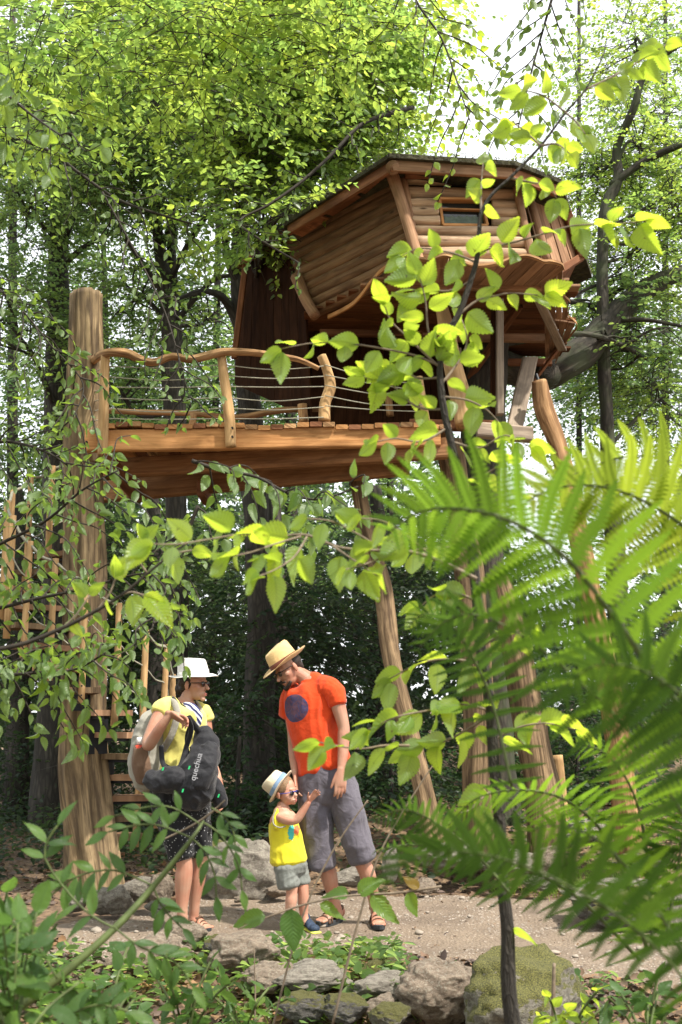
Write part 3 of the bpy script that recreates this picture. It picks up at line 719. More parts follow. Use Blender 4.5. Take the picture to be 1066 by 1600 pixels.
B('support_post', P(773, 470, 9.1), P(772, 648, 9.1), (PX(6, 9), 0, 0), (0, .03, 0), W_SHADE, th)
B('support_post', P(828, 560, 9.9), P(804, 668, 9.4), (PX(13, 9.6), 0, 0), (0, .05, 0), W_GREY, th, jit=.006)
B('support_post', P(717, 545, 9.6), P(717, 640, 9.6), (PX(4, 9), 0, 0), (0, .03, 0), W_GREY, th)
B('sill_beam', P(745, 672, 9.0), P(832, 680, 9.1), (0, 0, PX(12, 9)), (0, .06, 0), W_GREY, th, jit=.006)
B('sill_beam', P(640, 664, 9.4), P(770, 666, 9.3), (0, 0, PX(8, 9)), (0, .06, 0), W_RED, th, jit=.006)
# entrance wall of upright boards, coloured dark for shade, under the left wing, and left wing
def upboards(name, tl, bl, tr, br, n, mat): strips(name, tl, tr, bl, br, n, mat, th, thk=.02, gap=.02)
upboards('entrance_board', P(494, 470, 10.2), P(482, 668, 10.2), P(745, 455, 10.6), P(745, 655, 10.6), 14, W_SHADE)
quad('back_lining', [P(496, 460, 10.8), P(484, 668, 10.8), P(745, 655, 11.0), P(745, 455, 11.0)], W_SHADE, th)
quad('back_lining', [P(380, 420, 11.25), P(370, 598, 11.25), P(500, 655, 10.5), P(500, 352, 10.5)], W_SHADE, th)
upboards('wing_board', P(376, 415, 11.0), P(366, 600, 11.0), P(470, 350, 9.9), P(486, 655, 9.9), 9, W_SHADE)
B('wing_post', P(385, 405, 10.6), P(366, 560, 10.7), (.03, 0, 0), (0, .03, 0), W_RED, th)
B('wing_beam', P(372, 412, 10.9), P(470, 350, 9.7), (0, 0, .05), (.02, .03, 0), W_RED, th)
# supporting logs
def leg(l, mat=W_LEG, name='support_log', **k): return T(name, pp(l), mat, th, **{**dict(sides=20, sub=6, rough=.22, groove=.10, seed=R.random()*20), **k})
leg([(556, 744, 9.6, 12), (572, 830, 9.5, 13), (596, 910, 9.4, 14), (608, 1000, 9.3, 15), (626, 1090, 9.2, 15), (652, 1190, 9.15, 15), (676, 1295, 9.1, 16), (690, 1345, 9.1, 20)])
leg([(688, 470, 8.95, 10), (700, 530, 8.9, 14), (716, 610, 8.85, 16), (726, 665, 8.8, 17)], W_PALE)
leg([(700, 690, 9.3, 21), (718, 800, 9.3, 21), (738, 950, 9.3, 22), (750, 1100, 9.3, 24), (752, 1290, 9.3, 28), (752, 1350, 9.3, 30)])
leg([(843, 596, 9.3, 13), (851, 640, 9.3, 16), (872, 700, 9.25, 15), (892, 780, 9.2, 16), (914, 880, 9.2, 17), (932, 980, 9.2, 18), (960, 1120, 9.2, 19), (985, 1345, 9.2, 20)], W_LOG)
leg([(776, 900, 9.5, 18), (800, 980, 9.5, 20), (822, 1100, 9.5, 23), (842, 1200, 9.5, 27), (850, 1270, 9.5, 28), (852, 1350, 9.5, 30)])
leg([(870, 1180, 10.2, 8), (878, 1250, 10.2, 9), (882, 1340, 10.2, 10)], W_PALE)
mb = MB(); tube(mb, [(*P(843, 600, 9.3), .015), (*P(838, 585, 9.35), .015)], sides=8, sub=1); mb.build('bolt', STEEL, th)
# ============================================================ foliage machinery
HEX = np.array([[0, 0, 0], [.36, .30, .05], [.30, .68, .05], [0, 1, -.04], [-.30, .68, .05], [-.36, .30, .05]], dtype=np.float32)
HEXF = np.array([[0, 1, 2, 3], [0, 3, 4, 5]])
def unit(a): return a/np.maximum(np.linalg.norm(a, axis=-1, keepdims=True), 1e-6)
def leafcloud(base, fwd, nrm, size, width=.8):
    fwd = unit(fwd); sd_ = unit(np.cross(fwd, nrm)); up = np.cross(sd_, fwd)
    s = size[:, None, None]
    V = base[:, None, :]+s*(HEX[None, :, 0:1]*width*sd_[:, None, :]+HEX[None, :, 1:2]*fwd[:, None, :]+HEX[None, :, 2:3]*up[:, None, :]*1.6)
    n = len(base); Fc = (HEXF[None]+np.arange(n)[:, None, None]*6).reshape(-1, 4)
    return V.reshape(-1, 3), Fc
def crown(blobs, rng, per=13, L=.5, leaf=.065, cl=10, droop=.25, flat=.7, sig=.3):
    """blobs: (centre xyz, (rx,ry,rz), n_branchlets). Returns leaf verts/faces + twig verts/faces"""
    Bp, Bd = [], []
    for c, r, n in blobs:
        c = np.array(c); r = np.array(r); K = max(3, n//cl)
        d = rng.normal(size=(K, 3)); d = unit(d)*(rng.random((K, 1))**.45); cc = c+d*r
        k = rng.integers(0, K, n); p = cc[k]+rng.normal(size=(n, 3))*sig*np.array([1.2, 1.2, .55])
        o = (p-c)/r; o[:, 2] *= .35; dr = unit(o+rng.normal(size=(n, 3))*.45*np.array([1, 1, .5])); Bp.append(p); Bd.append(dr)
    p = np.concatenate(Bp); dr = np.concatenate(Bd); n = len(p)
    Ls = L*rng.uniform(.6, 1.3, n)
    t = (np.arange(per)[None]+rng.random((n, per))*.5)/per
    side = np.where(np.arange(per) % 2, 1.0, -1.0)[None, :, None]
    perp = unit(np.cross(dr, np.array([0, 0, 1.0])+rng.normal(size=(n, 3))*.15))
    base = p[:, None]+dr[:, None]*(t*Ls[:, None])[..., None]; base[..., 2] -= droop*(t**2)*Ls[:, None]
    fwd = dr[:, None]*.55+perp[:, None]*side*.85+rng.normal(size=(n, per, 3))*.25; fwd[..., 2] -= .25
    up = np.array([0, 0, 1.0])*flat+rng.normal(size=(n, per, 3))*.35
    up = up+rng.normal(size=(n, 1, 3))*.3
    sz = leaf*rng.uniform(.6, 1.2, (n, per))*(1-.25*t)
    V, Fc = leafcloud(base.reshape(-1, 3), fwd.reshape(-1, 3), up.reshape(-1, 3), sz.ravel())
    # twigs
    r0 = .0045; e = p+dr*Ls[:, None]; e[:, 2] -= droop*Ls; s = p-dr*.25*Ls[:, None]
    q = unit(np.cross(dr, perp)); TV = np.stack([s+perp*r0, s-perp*r0*.5+q*r0, s-perp*r0*.5-q*r0, e], 1).reshape(-1, 3)
    TF = (np.array([[0, 1, 3], [1, 2, 3], [2, 0, 3]])[None]+np.arange(n)[:, None, None]*4).reshape(-1, 3)
    return V, Fc, TV, TF
DENS = 1.55
def pb(px, py, Y, rpx, rpy, ry, n):
    n = int(n*DENS)
    c = P(px, py, Y); return ((c.x, c.y, c.z), (PX(rpx, Y), ry, PX(rpy, Y)), n)
def tree(label, trunk, limbs, blobs, seed, lm=LF_MID, bk=BARK, name='beech_tree', per=12, L=.5, leaf=.078, group=None, cat='tree', sides=16, droop=.25, flat=.7, cl=14, sig=.25, twigs=True, fork=True):
    rng = np.random.default_rng(seed)
    b = trunk[0]; x0 = Vector(b[:3]); t = thing(name, label, cat, (x0.x, x0.y, x0.z), group)
    mb = MB(); tube(mb, trunk, sides=sides, sub=5, rough=.25, groove=.08, seed=seed); mb.build('trunk', bk, t, smooth=True)
    for l in limbs:
        T('limb', l, bk, t, sides=8, sub=5, rough=.2, seed=seed+1)
    if blobs:
        V, Fc, TV, TF = crown(blobs, rng, per, L, leaf, cl, droop, flat, sig)
        if fork:      # crooked boughs from the trunk out into every clump
            bmb = MB(); rr = random.Random(seed); tr = [Vector(c[:3]) for c in catmull(trunk, 4)]
            for c, r, n in blobs:
                c = Vector(c); q = min(tr, key=lambda v: (v-c).length+(1.2 if v.z > c.z-.3 else 0)); br = min(.05, trunk[0][3]*.25)
                mid = q.lerp(c, .5)+Vector((rr.gauss(0, .15), rr.gauss(0, .15), rr.gauss(.1, .12)))
                tube(bmb, [(*q, br), (*mid, br*.65), (*c, br*.4)], sides=6, sub=6, rough=.3, seed=rr.random()*9)
                for k in range(9):
                    d = Vector((rr.gauss(0, 1), rr.gauss(0, .8), rr.gauss(.1, .6))).normalized(); s0 = mid.lerp(c, rr.random()); e0 = c+Vector((d.x*r[0], d.y*r[1], d.z*r[2]))*.95
                    m0 = s0.lerp(e0, .5)+Vector((rr.gauss(0, .1), rr.gauss(0, .1), rr.gauss(.05, .1)))
                    tube(bmb, [(*s0, br*.42), (*m0, br*.26), (*e0, .004)], sides=5, sub=5, rough=.3, seed=rr.random()*9, cap=False)
                    for j in range(3):
                        s1_ = m0.lerp(e0, rr.random()*.8); e1_ = s1_+Vector((rr.gauss(0, .35), rr.gauss(0, .3), rr.gauss(0, .22))); tube(bmb, [(*s1_, br*.18), (*s1_.lerp(e1_, .5), .005), (*e1_, .003)], sides=4, sub=3, cap=False)
            bmb.build('boughs', bk, t, smooth=True)['kind'] = 'stuff'
        c = npmesh('crown', V, Fc, lm, t)
        if twigs: npmesh('twigs', TV, TF, bk, t)['kind'] = 'stuff'
    return t
def G(x, y, r=.1): return (x, y, gz(x, y)-.1, r)
def tp(l):   # pixel trunk with ground foot added
    o = pp(l); a = o[0]; return [(a[0], a[1], gz(a[0], a[1])-.15, a[3]*1.35)]+o
# --- named trees in the picture
tree('tall dark beech trunk rising behind the left wooden post', tp([(82, 1100, 14, 22), (86, 800, 14, 19), (90, 500, 14, 18), (95, 310, 14, 15), (112, 120, 14, 12), (150, -150, 14, 9)]),
     [pp([(95, 330, 14, 9), (60, 260, 13.6, 6), (0, 210, 13, 4), (-60, 180, 13, 3)]), pp([(100, 230, 14, 8), (160, 150, 13.2, 5), (230, 60, 12.5, 3)]), pp([(92, 420, 14, 6), (140, 380, 13.6, 4), (190, 360, 13, 2)]),
      pp([(92, 300, 14, 8), (190, 130, 12, 5), (250, 170, 11, 4), (330, 240, 10.5, 2)])],
     [pb(60, 140, 13.2, 150, 130, 1.6, 420), pb(190, 60, 12.5, 170, 120, 1.6, 420), pb(40, 330, 13.5, 90, 110, 1.2, 230), pb(10, 500, 13, 70, 120, 1.0, 200), pb(150, 250, 12.2, 130, 90, 1.2, 300)], 1, lm=LF_MID)
tree('twin stemmed beech seen through the gap above the handrail', tp([(275, 1000, 13, 14), (272, 790, 13, 15), (268, 600, 13, 15), (262, 480, 13, 13), (246, 360, 13, 9), (235, 200, 13, 7), (230, 0, 13, 5)]),
     [tp([(284, 1000, 13.1, 9), (280, 640, 13.1, 11), (272, 480, 13.1, 10), (268, 380, 13.1, 8), (285, 250, 13, 6), (330, 100, 12.8, 4)]), pp([(265, 440, 13, 6), (300, 370, 12.6, 5), (345, 300, 12.2, 4), (390, 150, 12, 3)]), pp([(262, 470, 13, 5), (215, 400, 12.6, 4), (180, 350, 12.2, 2.5)]), pp([(278, 500, 13, 5), (330, 440, 12.8, 4), (372, 430, 12.6, 3)])],
     [pb(300, 160, 12.3, 160, 130, 1.5, 480), pb(250, 320, 12.4, 120, 70, 1.2, 210), pb(210, 470, 13.4, 60, 80, 1, 90), pb(330, 500, 14, 60, 100, 1, 110), pb(180, 600, 13.5, 70, 60, 1, 80)], 2, lm=LF_MID)
tree('dark leaning beech trunk against the left wall of the treehouse', tp([(408, 1000, 12.3, 21), (402, 850, 12.3, 20), (392, 650, 12.3, 19), (380, 520, 12.2, 18), (373, 430, 12.1, 14), (380, 340, 12, 11), (430, 180, 11.6, 8), (500, 0, 11, 6)]),
     [pp([(372, 440, 12.1, 10), (355, 400, 11.9, 7), (350, 350, 11.6, 5)]), pp([(376, 350, 12, 8), (445, 300, 10.6, 5), (505, 262, 10.1, 4), (560, 205, 9.8, 2.5), (640, 170, 9.6, 1.5)]), pp([(400, 270, 11.8, 6), (366, 180, 11, 4), (372, 100, 10.4, 3)]), pp([(376, 520, 12.2, 8), (352, 470, 12, 7), (320, 455, 11.6, 5), (270, 470, 11, 3)])],
     [pb(470, 130, 10.4, 150, 120, 1.3, 620), pb(545, 60, 10.0, 80, 100, 1.2, 330), pb(400, 250, 10.2, 100, 60, 1.0, 190), pb(330, 60, 10.5, 130, 80, 1.2, 330), pb(470, 225, 10.1, 80, 60, .7, 130), pb(420, 345, 9.6, 55, 38, .5, 60), pb(565, 190, 10.6, 65, 45, .8, 110)], 3, lm=LF_TOP, leaf=.095)
tree('huge dark host tree trunk under the treehouse with sawn mossy limb', tp([(772, 1260, 10.4, 38), (768, 1150, 10.4, 33), (758, 950, 10.4, 32), (752, 760, 10.4, 33), (755, 640, 10.4, 34), (762, 540, 10.4, 34), (770, 400, 10.6, 30)]),
     [pp([(760, 560, 10.6, 30), (840, 590, 11.2, 25), (880, 572, 11.2, 27), (920, 540, 11.4, 26), (965, 490, 11.6, 22), (1010, 450, 11.8, 17), (1080, 420, 12, 12)]), pp([(846, 588, 11.0, 27), (858, 586, 10.7, 22)]), pp([(950, 500, 11.5, 7), (1010, 500, 11.4, 4), (1066, 510, 11.3, 3)])],
     [pb(960, 480, 12.2, 70, 70, .8, 120), pb(1010, 560, 11.8, 70, 60, .8, 90)], 4, lm=LF_MID, bk=BARK2, name='oak_tree')
tree('slender bent tree right of the treehouse with sky behind its top', tp([(950, 700, 11.5, 11), (942, 500, 11.5, 10), (944, 340, 11.5, 9.5), (966, 280, 11.5, 8.5), (964, 230, 11.5, 7), (990, 170, 11.3, 6.5), (1010, 110, 11.2, 6), (1070, 62, 11, 6)]),
     [pp([(955, 290, 11.5, 7), (1010, 250, 11.4, 6.5), (1066, 225, 11.2, 6)]), pp([(945, 360, 11.5, 5), (1000, 330, 11.4, 3), (1050, 300, 11.2, 2)])],
     [pb(1000, 90, 12.2, 80, 90, 1, 190), pb(1010, 240, 12, 75, 90, 1, 190), pb(1000, 400, 12.3, 80, 90, 1, 190), pb(930, 270, 12.6, 40, 80, .6, 90), pb(1040, 620, 12.3, 60, 90, .8, 130), pb(1070, 330, 11.5, 50, 160, .7, 150)], 5, lm=LF_TOP, bk=BARK2, leaf=.068)
tree('big beech outside the left edge whose low boughs roof the upper left', [(-3.9, 6.2, -.2, .3), (-3.8, 6.2, 3, .25), (-3.5, 6.3, 7, .2)],
     [],
     [pb(90, 40, 7.0, 150, 90, .6, 70), pb(330, 20, 7.0, 170, 90, .6, 110), pb(520, 20, 7.2, 90, 70, .5, 70), pb(60, 190, 7.2, 90, 60, .5, 40), pb(300, 130, 7.4, 130, 60, .5, 50)], 6, lm=LF_TOP, leaf=.082, L=.45, cl=6, sig=.25, fork=False)
# --- deeper trees closing the view
def ft(px, Y, r, label, blobs, seed, lm=LF_FAR, leaf=.10, top=-100, L=.8, cl=9, name='beech_tree', bend=0):
    return tree(label, tp([(px, 1080, Y, r), (px+bend*.5, 700, Y, r*.9), (px+bend, 300, Y, r*.7), (px+bend*1.6, top, Y, r*.4)]), [], blobs, seed, lm=lm, leaf=leaf, L=L, cl=cl, per=12, sig=.5, name=name, sides=10, fork=False)
ft(20, 18, 10, 'straight dark trunk at the far left edge', [pb(30, 250, 18, 130, 220, 2, 420), pb(60, 620, 18, 130, 130, 2, 420), pb(30, 850, 17, 120, 90, 1.5, 200)], 11)
ft(175, 19, 6, 'thin far trunk between the left post and the twin beech', [pb(180, 150, 19, 150, 130, 2, 330), pb(190, 680, 19, 120, 110, 2, 400), pb(170, 440, 20, 90, 90, 2, 190), pb(190, 880, 17, 110, 80, 1.5, 180)], 12, bend=-14)
ft(330, 18, 7, 'far trunk seen above the walkway middle', [pb(350, 160, 18, 160, 160, 2, 420), pb(330, 640, 18, 130, 100, 2, 420), pb(320, 480, 18, 110, 70, 2, 210), pb(350, 870, 17, 110, 80, 1.5, 180)], 13, bend=12)
ft(455, 17, 11, 'far trunk behind the dark left wing of the treehouse', [pb(480, 120, 17, 150, 150, 2, 380), pb(450, 640, 17, 120, 110, 2, 300), pb(480, 860, 16.5, 100, 70, 1.5, 150)], 14)
ft(610, 18, 6, 'far trunk hidden by the treehouse floor', [pb(610, 800, 18, 150, 100, 2, 280)], 15)
ft(905, 19, 6, 'far trunk between treehouse and bent tree', [pb(930, 600, 19, 130, 120, 2, 360), pb(900, 480, 20, 50, 80, 1, 50)], 16)
ft(1040, 18, 7, 'far trunk near the right edge with a dense crown', [pb(1050, 200, 18, 90, 230, 2, 260), pb(1030, 560, 18, 110, 140, 2, 300)], 17)
# --- shade trees with dark low crowns behind the people
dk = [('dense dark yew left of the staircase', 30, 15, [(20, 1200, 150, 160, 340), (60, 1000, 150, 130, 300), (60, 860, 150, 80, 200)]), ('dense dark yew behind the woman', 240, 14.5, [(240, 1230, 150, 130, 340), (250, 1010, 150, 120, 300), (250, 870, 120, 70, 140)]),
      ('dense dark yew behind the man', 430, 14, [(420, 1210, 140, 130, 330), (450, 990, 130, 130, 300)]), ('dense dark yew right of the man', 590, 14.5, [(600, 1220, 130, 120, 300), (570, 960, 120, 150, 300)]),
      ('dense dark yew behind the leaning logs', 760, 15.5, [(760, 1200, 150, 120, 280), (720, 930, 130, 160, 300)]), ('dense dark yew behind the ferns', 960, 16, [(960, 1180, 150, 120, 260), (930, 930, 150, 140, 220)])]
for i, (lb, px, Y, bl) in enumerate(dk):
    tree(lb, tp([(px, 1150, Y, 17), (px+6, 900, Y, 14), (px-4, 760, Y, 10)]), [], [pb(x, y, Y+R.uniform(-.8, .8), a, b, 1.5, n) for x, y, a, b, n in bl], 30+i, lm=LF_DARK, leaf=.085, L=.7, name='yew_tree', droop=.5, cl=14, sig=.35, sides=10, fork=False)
sh = [('drooping leafy shrub between woman and man', 370, 11.2, [(385, 1120, 50, 70, 50), (350, 1270, 60, 40, 60)]), ('low dark shrub right behind the man', 610, 11.4, [(600, 1180, 60, 80, 80), (600, 1300, 70, 40, 60)]),
      ('leafy shrub overhanging the far bank on the right', 900, 12, [(890, 1150, 110, 70, 130), (960, 1260, 90, 40, 90)]), ('dark shrub behind the pale boulder', 460, 11.3, [(450, 1290, 90, 40, 90)])]
for i, (lb, px, Y, bl) in enumerate(sh):
    tree(lb, tp([(px, 1250, Y, 4), (px+5, 1150, Y, 3)]), [], [pb(x, y, Y, a, b, .6, n) for x, y, a, b, n in bl], 50+i, lm=leafmat('shrub_leaf_%d' % i, (.03, .06, .02), (.08, .15, .04)), leaf=.075, L=.45, name='shrub', cat='shrub', droop=.5, sig=.2, sides=8, fork=False)
# --- far woodland closing the horizon
def farwood():
    rng = np.random.default_rng(99); V = []; Fc = []; off = 0
    n = 26000
    ang = rng.uniform(-.62, .62, n); d = rng.uniform(24, 34, n)
    z = rng.random(n)**1.5*10.5-.2; hol = np.sin(ang*23)+np.sin(ang*9+2)
    keep = z < 7.5+2.4*hol
    base = np.stack([d*np.sin(ang), d*np.cos(ang), z], 1)[keep]; n = len(base)
    v, f = leafcloud(base, rng.normal(size=(n, 3)), rng.normal(size=(n, 3))*.6+np.array([0, -.3, .6]), rng.uniform(.22, .5, n), .9)
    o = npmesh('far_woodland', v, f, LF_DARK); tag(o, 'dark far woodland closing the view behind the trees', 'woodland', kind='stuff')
farwood()
# --- unseen trees of the same forest, added behind and beside the camera to dim skylight
sp_ = [((0, 0, 6.0), (2.2, 2.2, 1.9), 300), ((0, .4, 9.0), (2.6, 2.6, 2.2), 330)]
V, Fc, TV, TF = crown(sp_, np.random.default_rng(5), 12, .8, .13, 9, sig=.5)
proto = thing('unseen_tree', 'unseen beech added behind the camera to screen off skylight', 'tree', (-5.5, -2.5, 0), 'unseen beeches added around the camera to screen off skylight')
V2 = V+np.array(proto.location); c_ = npmesh('crown', V2, Fc, LF_FAR, proto)
T('trunk', [(-5.5, -2.5, -.4, .2), (-5.5, -2.5, 4, .16), (-5.4, -2.5, 10, .06)], BARK, proto, sides=10)
for (x, y, r_) in ((-6.5, 4.5, 1), (-1.5, -6, 2), (4.5, -5.5, 3), (-8.5, 9, 4), (-3.5, -9.5, 5), (1.5, -10, 6), (8.5, -9, 1.5), (-9, -6, 2.5), (9.5, 10.5, 3.3), (-11, 2, 4.4)):
    o = proto.copy(); link(o); o.location = (x, y, 0); o.rotation_euler = (0, 0, r_)
    for ch in proto.children: q = ch.copy(); link(q, o)
# ============================================================ people
def fuse(name, mb, voxel, mat, parent, sm_it=3, disp=None, origin=None):
    me = bpy.data.meshes.new('tmp'); me.from_pydata([tuple(v) for v in mb.v], [], mb.f); me.update()
    o = bpy.data.objects.new('tmp', me); COL.objects.link(o)
    r = o.modifiers.new('r', 'REMESH'); r.mode = 'VOXEL'; r.voxel_size = voxel
    if sm_it: s = o.modifiers.new('s', 'SMOOTH'); s.factor = .5; s.iterations = sm_it
    dg = bpy.context.evaluated_depsgraph_get(); m2 = bpy.data.meshes.new_from_object(o.evaluated_get(dg))
    bpy.data.objects.remove(o); bpy.data.meshes.remove(me)
    n = len(m2.vertices); V = np.zeros(n*3, dtype=np.float32); m2.vertices.foreach_get('co', V); V = V.reshape(-1, 3)
    if disp is not None:
        N_ = np.zeros(n*3, dtype=np.float32); m2.vertices.foreach_get('normal', N_); N_ = N_.reshape(-1, 3)
        V = V+N_*np.array([disp(Vector(v)) for v in V], dtype=np.float32)[:, None]
    base = worg(parent); V = V-np.array(base, dtype=np.float32)
    m2.vertices.foreach_set('co', V.ravel()); m2.polygons.foreach_set('use_smooth', [True]*len(m2.polygons))
    m2.materials.clear(); m2.materials.append(mat); m2.name = name; m2.update()
    q = bpy.data.objects.new(name, m2); link(q, parent); return q
def limb(mb, rings, sides=14, sub=4, side=None, flat=False):
    """rings: [(Vector, a, b)], a = radius across, b = radius in depth; closed with rounded ends"""
    C = catmull([(*r[0], r[1], r[2]) for r in rings], sub)
    p0, p1 = Vector(C[0][:3]), Vector(C[1][:3]); e0 = (p0-p1).normalized()
    q0, q1 = Vector(C[-1][:3]), Vector(C[-2][:3]); e1 = (q0-q1).normalized()
    k = .35 if flat else .8
    def ends(c, e, sgn):
        m = min(c[3], c[4])
        return [np.array([*(Vector(c[:3])+e*m*k*h), c[3]*w_, c[4]*w_]) for h, w_ in ((.5, .87), (.87, .5), (1.0, .12))]
    C = ends(C[0], e0, 1)[::-1]+C+ends(C[-1], e1, 1)
    vs = []; fs = []; n = len(C)
    for i, c in enumerate(C):
        a = Vector(C[max(0, i-1)][:3]); b = Vector(C[min(n-1, i+1)][:3]); t = (b-a).normalized()
        dref = Vector(side).normalized() if side else Vector((0, 1, 0))
        s_ = t.cross(dref)
        if s_.length < .2: s_ = t.cross(Vector((0, 0, 1)))
        s_.normalize(); d_ = s_.cross(t).normalized()
        for j in range(sides):
            th = 2*pi*j/sides; vs.append(Vector(c[:3])+s_*(c[3]*cos(th))+d_*(c[4]*sin(th)))
    for i in range(n-1):
        for j in range(sides): fs.append((i*sides+j, i*sides+(j+1) % sides, (i+1)*sides+(j+1) % sides, (i+1)*sides+j))
    fs.append(tuple(range(sides-1, -1, -1))); fs.append(tuple((n-1)*sides+j for j in range(sides)))
    mb.add(vs, fs)
def ell(mb, c, r, fr=None, seg=16, rings=10):
    """ellipsoid; fr = (sx, sy, sz) axes"""
    ax = fr or (Vector((1, 0, 0)), Vector((0, 1, 0)), Vector((0, 0, 1))); vs = []; fs = []
    vs.append(c+ax[2]*r[2])
    for i in range(1, rings):
        ph = pi*i/rings
        for j in range(seg):
            th = 2*pi*j/seg; vs.append(c+ax[0]*(r[0]*sin(ph)*cos(th))+ax[1]*(r[1]*sin(ph)*sin(th))+ax[2]*(r[2]*cos(ph)))
    vs.append(c-ax[2]*r[2]); L = len(vs)-1
    for j in range(seg):
        j2 = (j+1) % seg; fs.append((0, 1+j, 1+j2)); fs.append((L, L-seg+j2, L-seg+j))
        for i in range(rings-2): a = 1+i*seg; fs.append((a+j, a+seg+j, a+seg+j2, a+j2))
    mb.add(vs, fs)
def frame(f, u):
    f = Vector(f).normalized(); u = Vector(u); u = (u-f*u.dot(f)).normalized(); return f.cross(u).normalized()*-1, f, u   # side(left), fwd, up
def head(mb, c, f, u, k=1.0, child=False):
    s, f, u = frame(f, u); fr = (s, f, u)
    def at(a, b, d): return c+s*(a*k)+f*(b*k)+u*(d*k)
    ell(mb, at(0, -.012, .035), (.077*k, .096*k, .088*k), fr)
    ell(mb, at(0, .022, -.01), (.066*k, .070*k, .085*k), fr)
    if child:
        ell(mb, at(0, .03, -.045), (.062*k, .058*k, .052*k), fr); ell(mb, at(0, .07, -.082), (.02*k, .018*k, .016*k), fr)
        for sg in (-1, 1): ell(mb, at(.038*sg, .05, -.035), (.028*k, .03*k, .03*k), fr)
        nl, nb_ = .014, .094
    else:
        ell(mb, at(0, .03, -.062), (.050*k, .056*k, .046*k), fr); ell(mb, at(0, .074, -.098), (.022*k, .018*k, .018*k), fr)
        for sg in (-1, 1): ell(mb, at(.046*sg, .05, -.02), (.022*k, .024*k, .022*k), fr)
        nl, nb_ = .018, .106
    limb(mb, [(at(0, .078, .012), .008*k, .008*k), (at(0, nb_-.006, -.012), .0095*k, .0095*k), (at(0, nb_+.004, -.03), .0145*k, .012*k)], sides=10)
    ell(mb, at(0, .086, -.062), (.024*k, .013*k, .0065*k), fr); ell(mb, at(0, .084, -.074), (.021*k, .012*k, .0065*k), fr)
    ell(mb, at(0, .078, .022), (.05*k, .012*k, .008*k), fr)
    for sg in (-1, 1):
        ell(mb, at(.080*sg, -.012, -.012), (.008*k, .017*k, .031*k), fr); ell(mb, at(.078*sg, -.006, -.032), (.006*k, .009*k, .012*k), fr)
    return at
def hand(mb, w, d, th_side, n, k=1.0, curl=(.25, .35, .4), spread=.05, thumb=(.55, .8, .15)):
    """w wrist point, d towards the fingers, th_side towards the thumb, n palm direction"""
    d = Vector(d).normalized(); s = Vector(th_side); s = (s-d*s.dot(d)).normalized(); n = s.cross(d)*(1 if s.cross(d).dot(Vector(n)) > 0 else -1)
    A_ = lambda a, b, c_: w+d*(a*k)+s*(b*k)+n*(c_*k)
    nn = n
    limb(mb, [(A_(-.02, 0, 0), .026*k, .020*k), (A_(.02, .002, 0), .032*k, .017*k), (A_(.06, 0, .002), .041*k, .015*k), (A_(.088, -.002, .004), .039*k, .012*k)], side=nn, sides=12)
    for i, (off, ln, st0) in enumerate(((.030, .070, .088), (.010, .080, .092), (-.011, .074, .089), (-.030, .058, .080))):
        p = A_(st0, off, .004); a = spread*(1.5-i)*1.2; dv = (d*cos(a)+s*sin(a)).normalized(); pts = [(p-dv*(.02*k), .0095*k, .009*k)]; pts.append((p, .0095*k, .009*k)); ang = 0
        for j, fr_ in enumerate((.45, .31, .24)):
            ang += curl[j]*(1+.12*i); v = dv*cos(ang)+n*sin(ang); p = p+v*(ln*fr_*k); r = (.0088, .008, .0068)[j]*k; pts.append((p, r, r))
        limb(mb, pts, side=nn, sides=9, sub=2)
    t0 = A_(.018, .026, .006); v = (s*thumb[0]+d*thumb[1]+n*thumb[2]).normalized(); v2 = (v+d*.4+n*.15).normalized()
    limb(mb, [(t0-v*.01*k, .014*k, .012*k), (t0+v*.035*k, .0115*k, .011*k), (t0+v*.035*k+v2*.03*k, .0095*k, .009*k), (t0+v*.035*k+v2*.055*k, .008*k, .0072*k)], side=nn, sides=10, sub=2)
def skinmat(name, c):
    m, nt, b, o = M(name); tc = nd(nt, 'TexCoord')
    n = nd(nt, 'TexNoise', {'Vector': tc.outputs['Object'], 'Scale': 9, 'Detail': 4}); n2 = nd(nt, 'TexNoise', {'Vector': tc.outputs['Object'], 'Scale': 160, 'Detail': 2})
    col = mixc(nt, ramp(nt, n.outputs[0], [(.35, 0), (.7, 1)]), c, (c[0]*.95, c[1]*.66, c[2]*.60))
    nt.links.new(col, b.inputs['Base Color']); b.inputs['Roughness'].default_value = .5; b.inputs['Specular IOR Level'].default_value = .35
    b.inputs['Subsurface Weight'].default_value = .08; b.inputs['Subsurface Radius'].default_value = (.012, .005, .003); b.inputs['Subsurface Scale'].default_value = 1
    bump(nt, b, n2.outputs[0], .3, .003); return m
SK_M, SK_W, SK_B = skinmat('tanned_skin', (.40, .225, .155)), skinmat('fair_tanned_skin', (.42, .24, .165)), skinmat('child_skin', (.50, .30, .215))
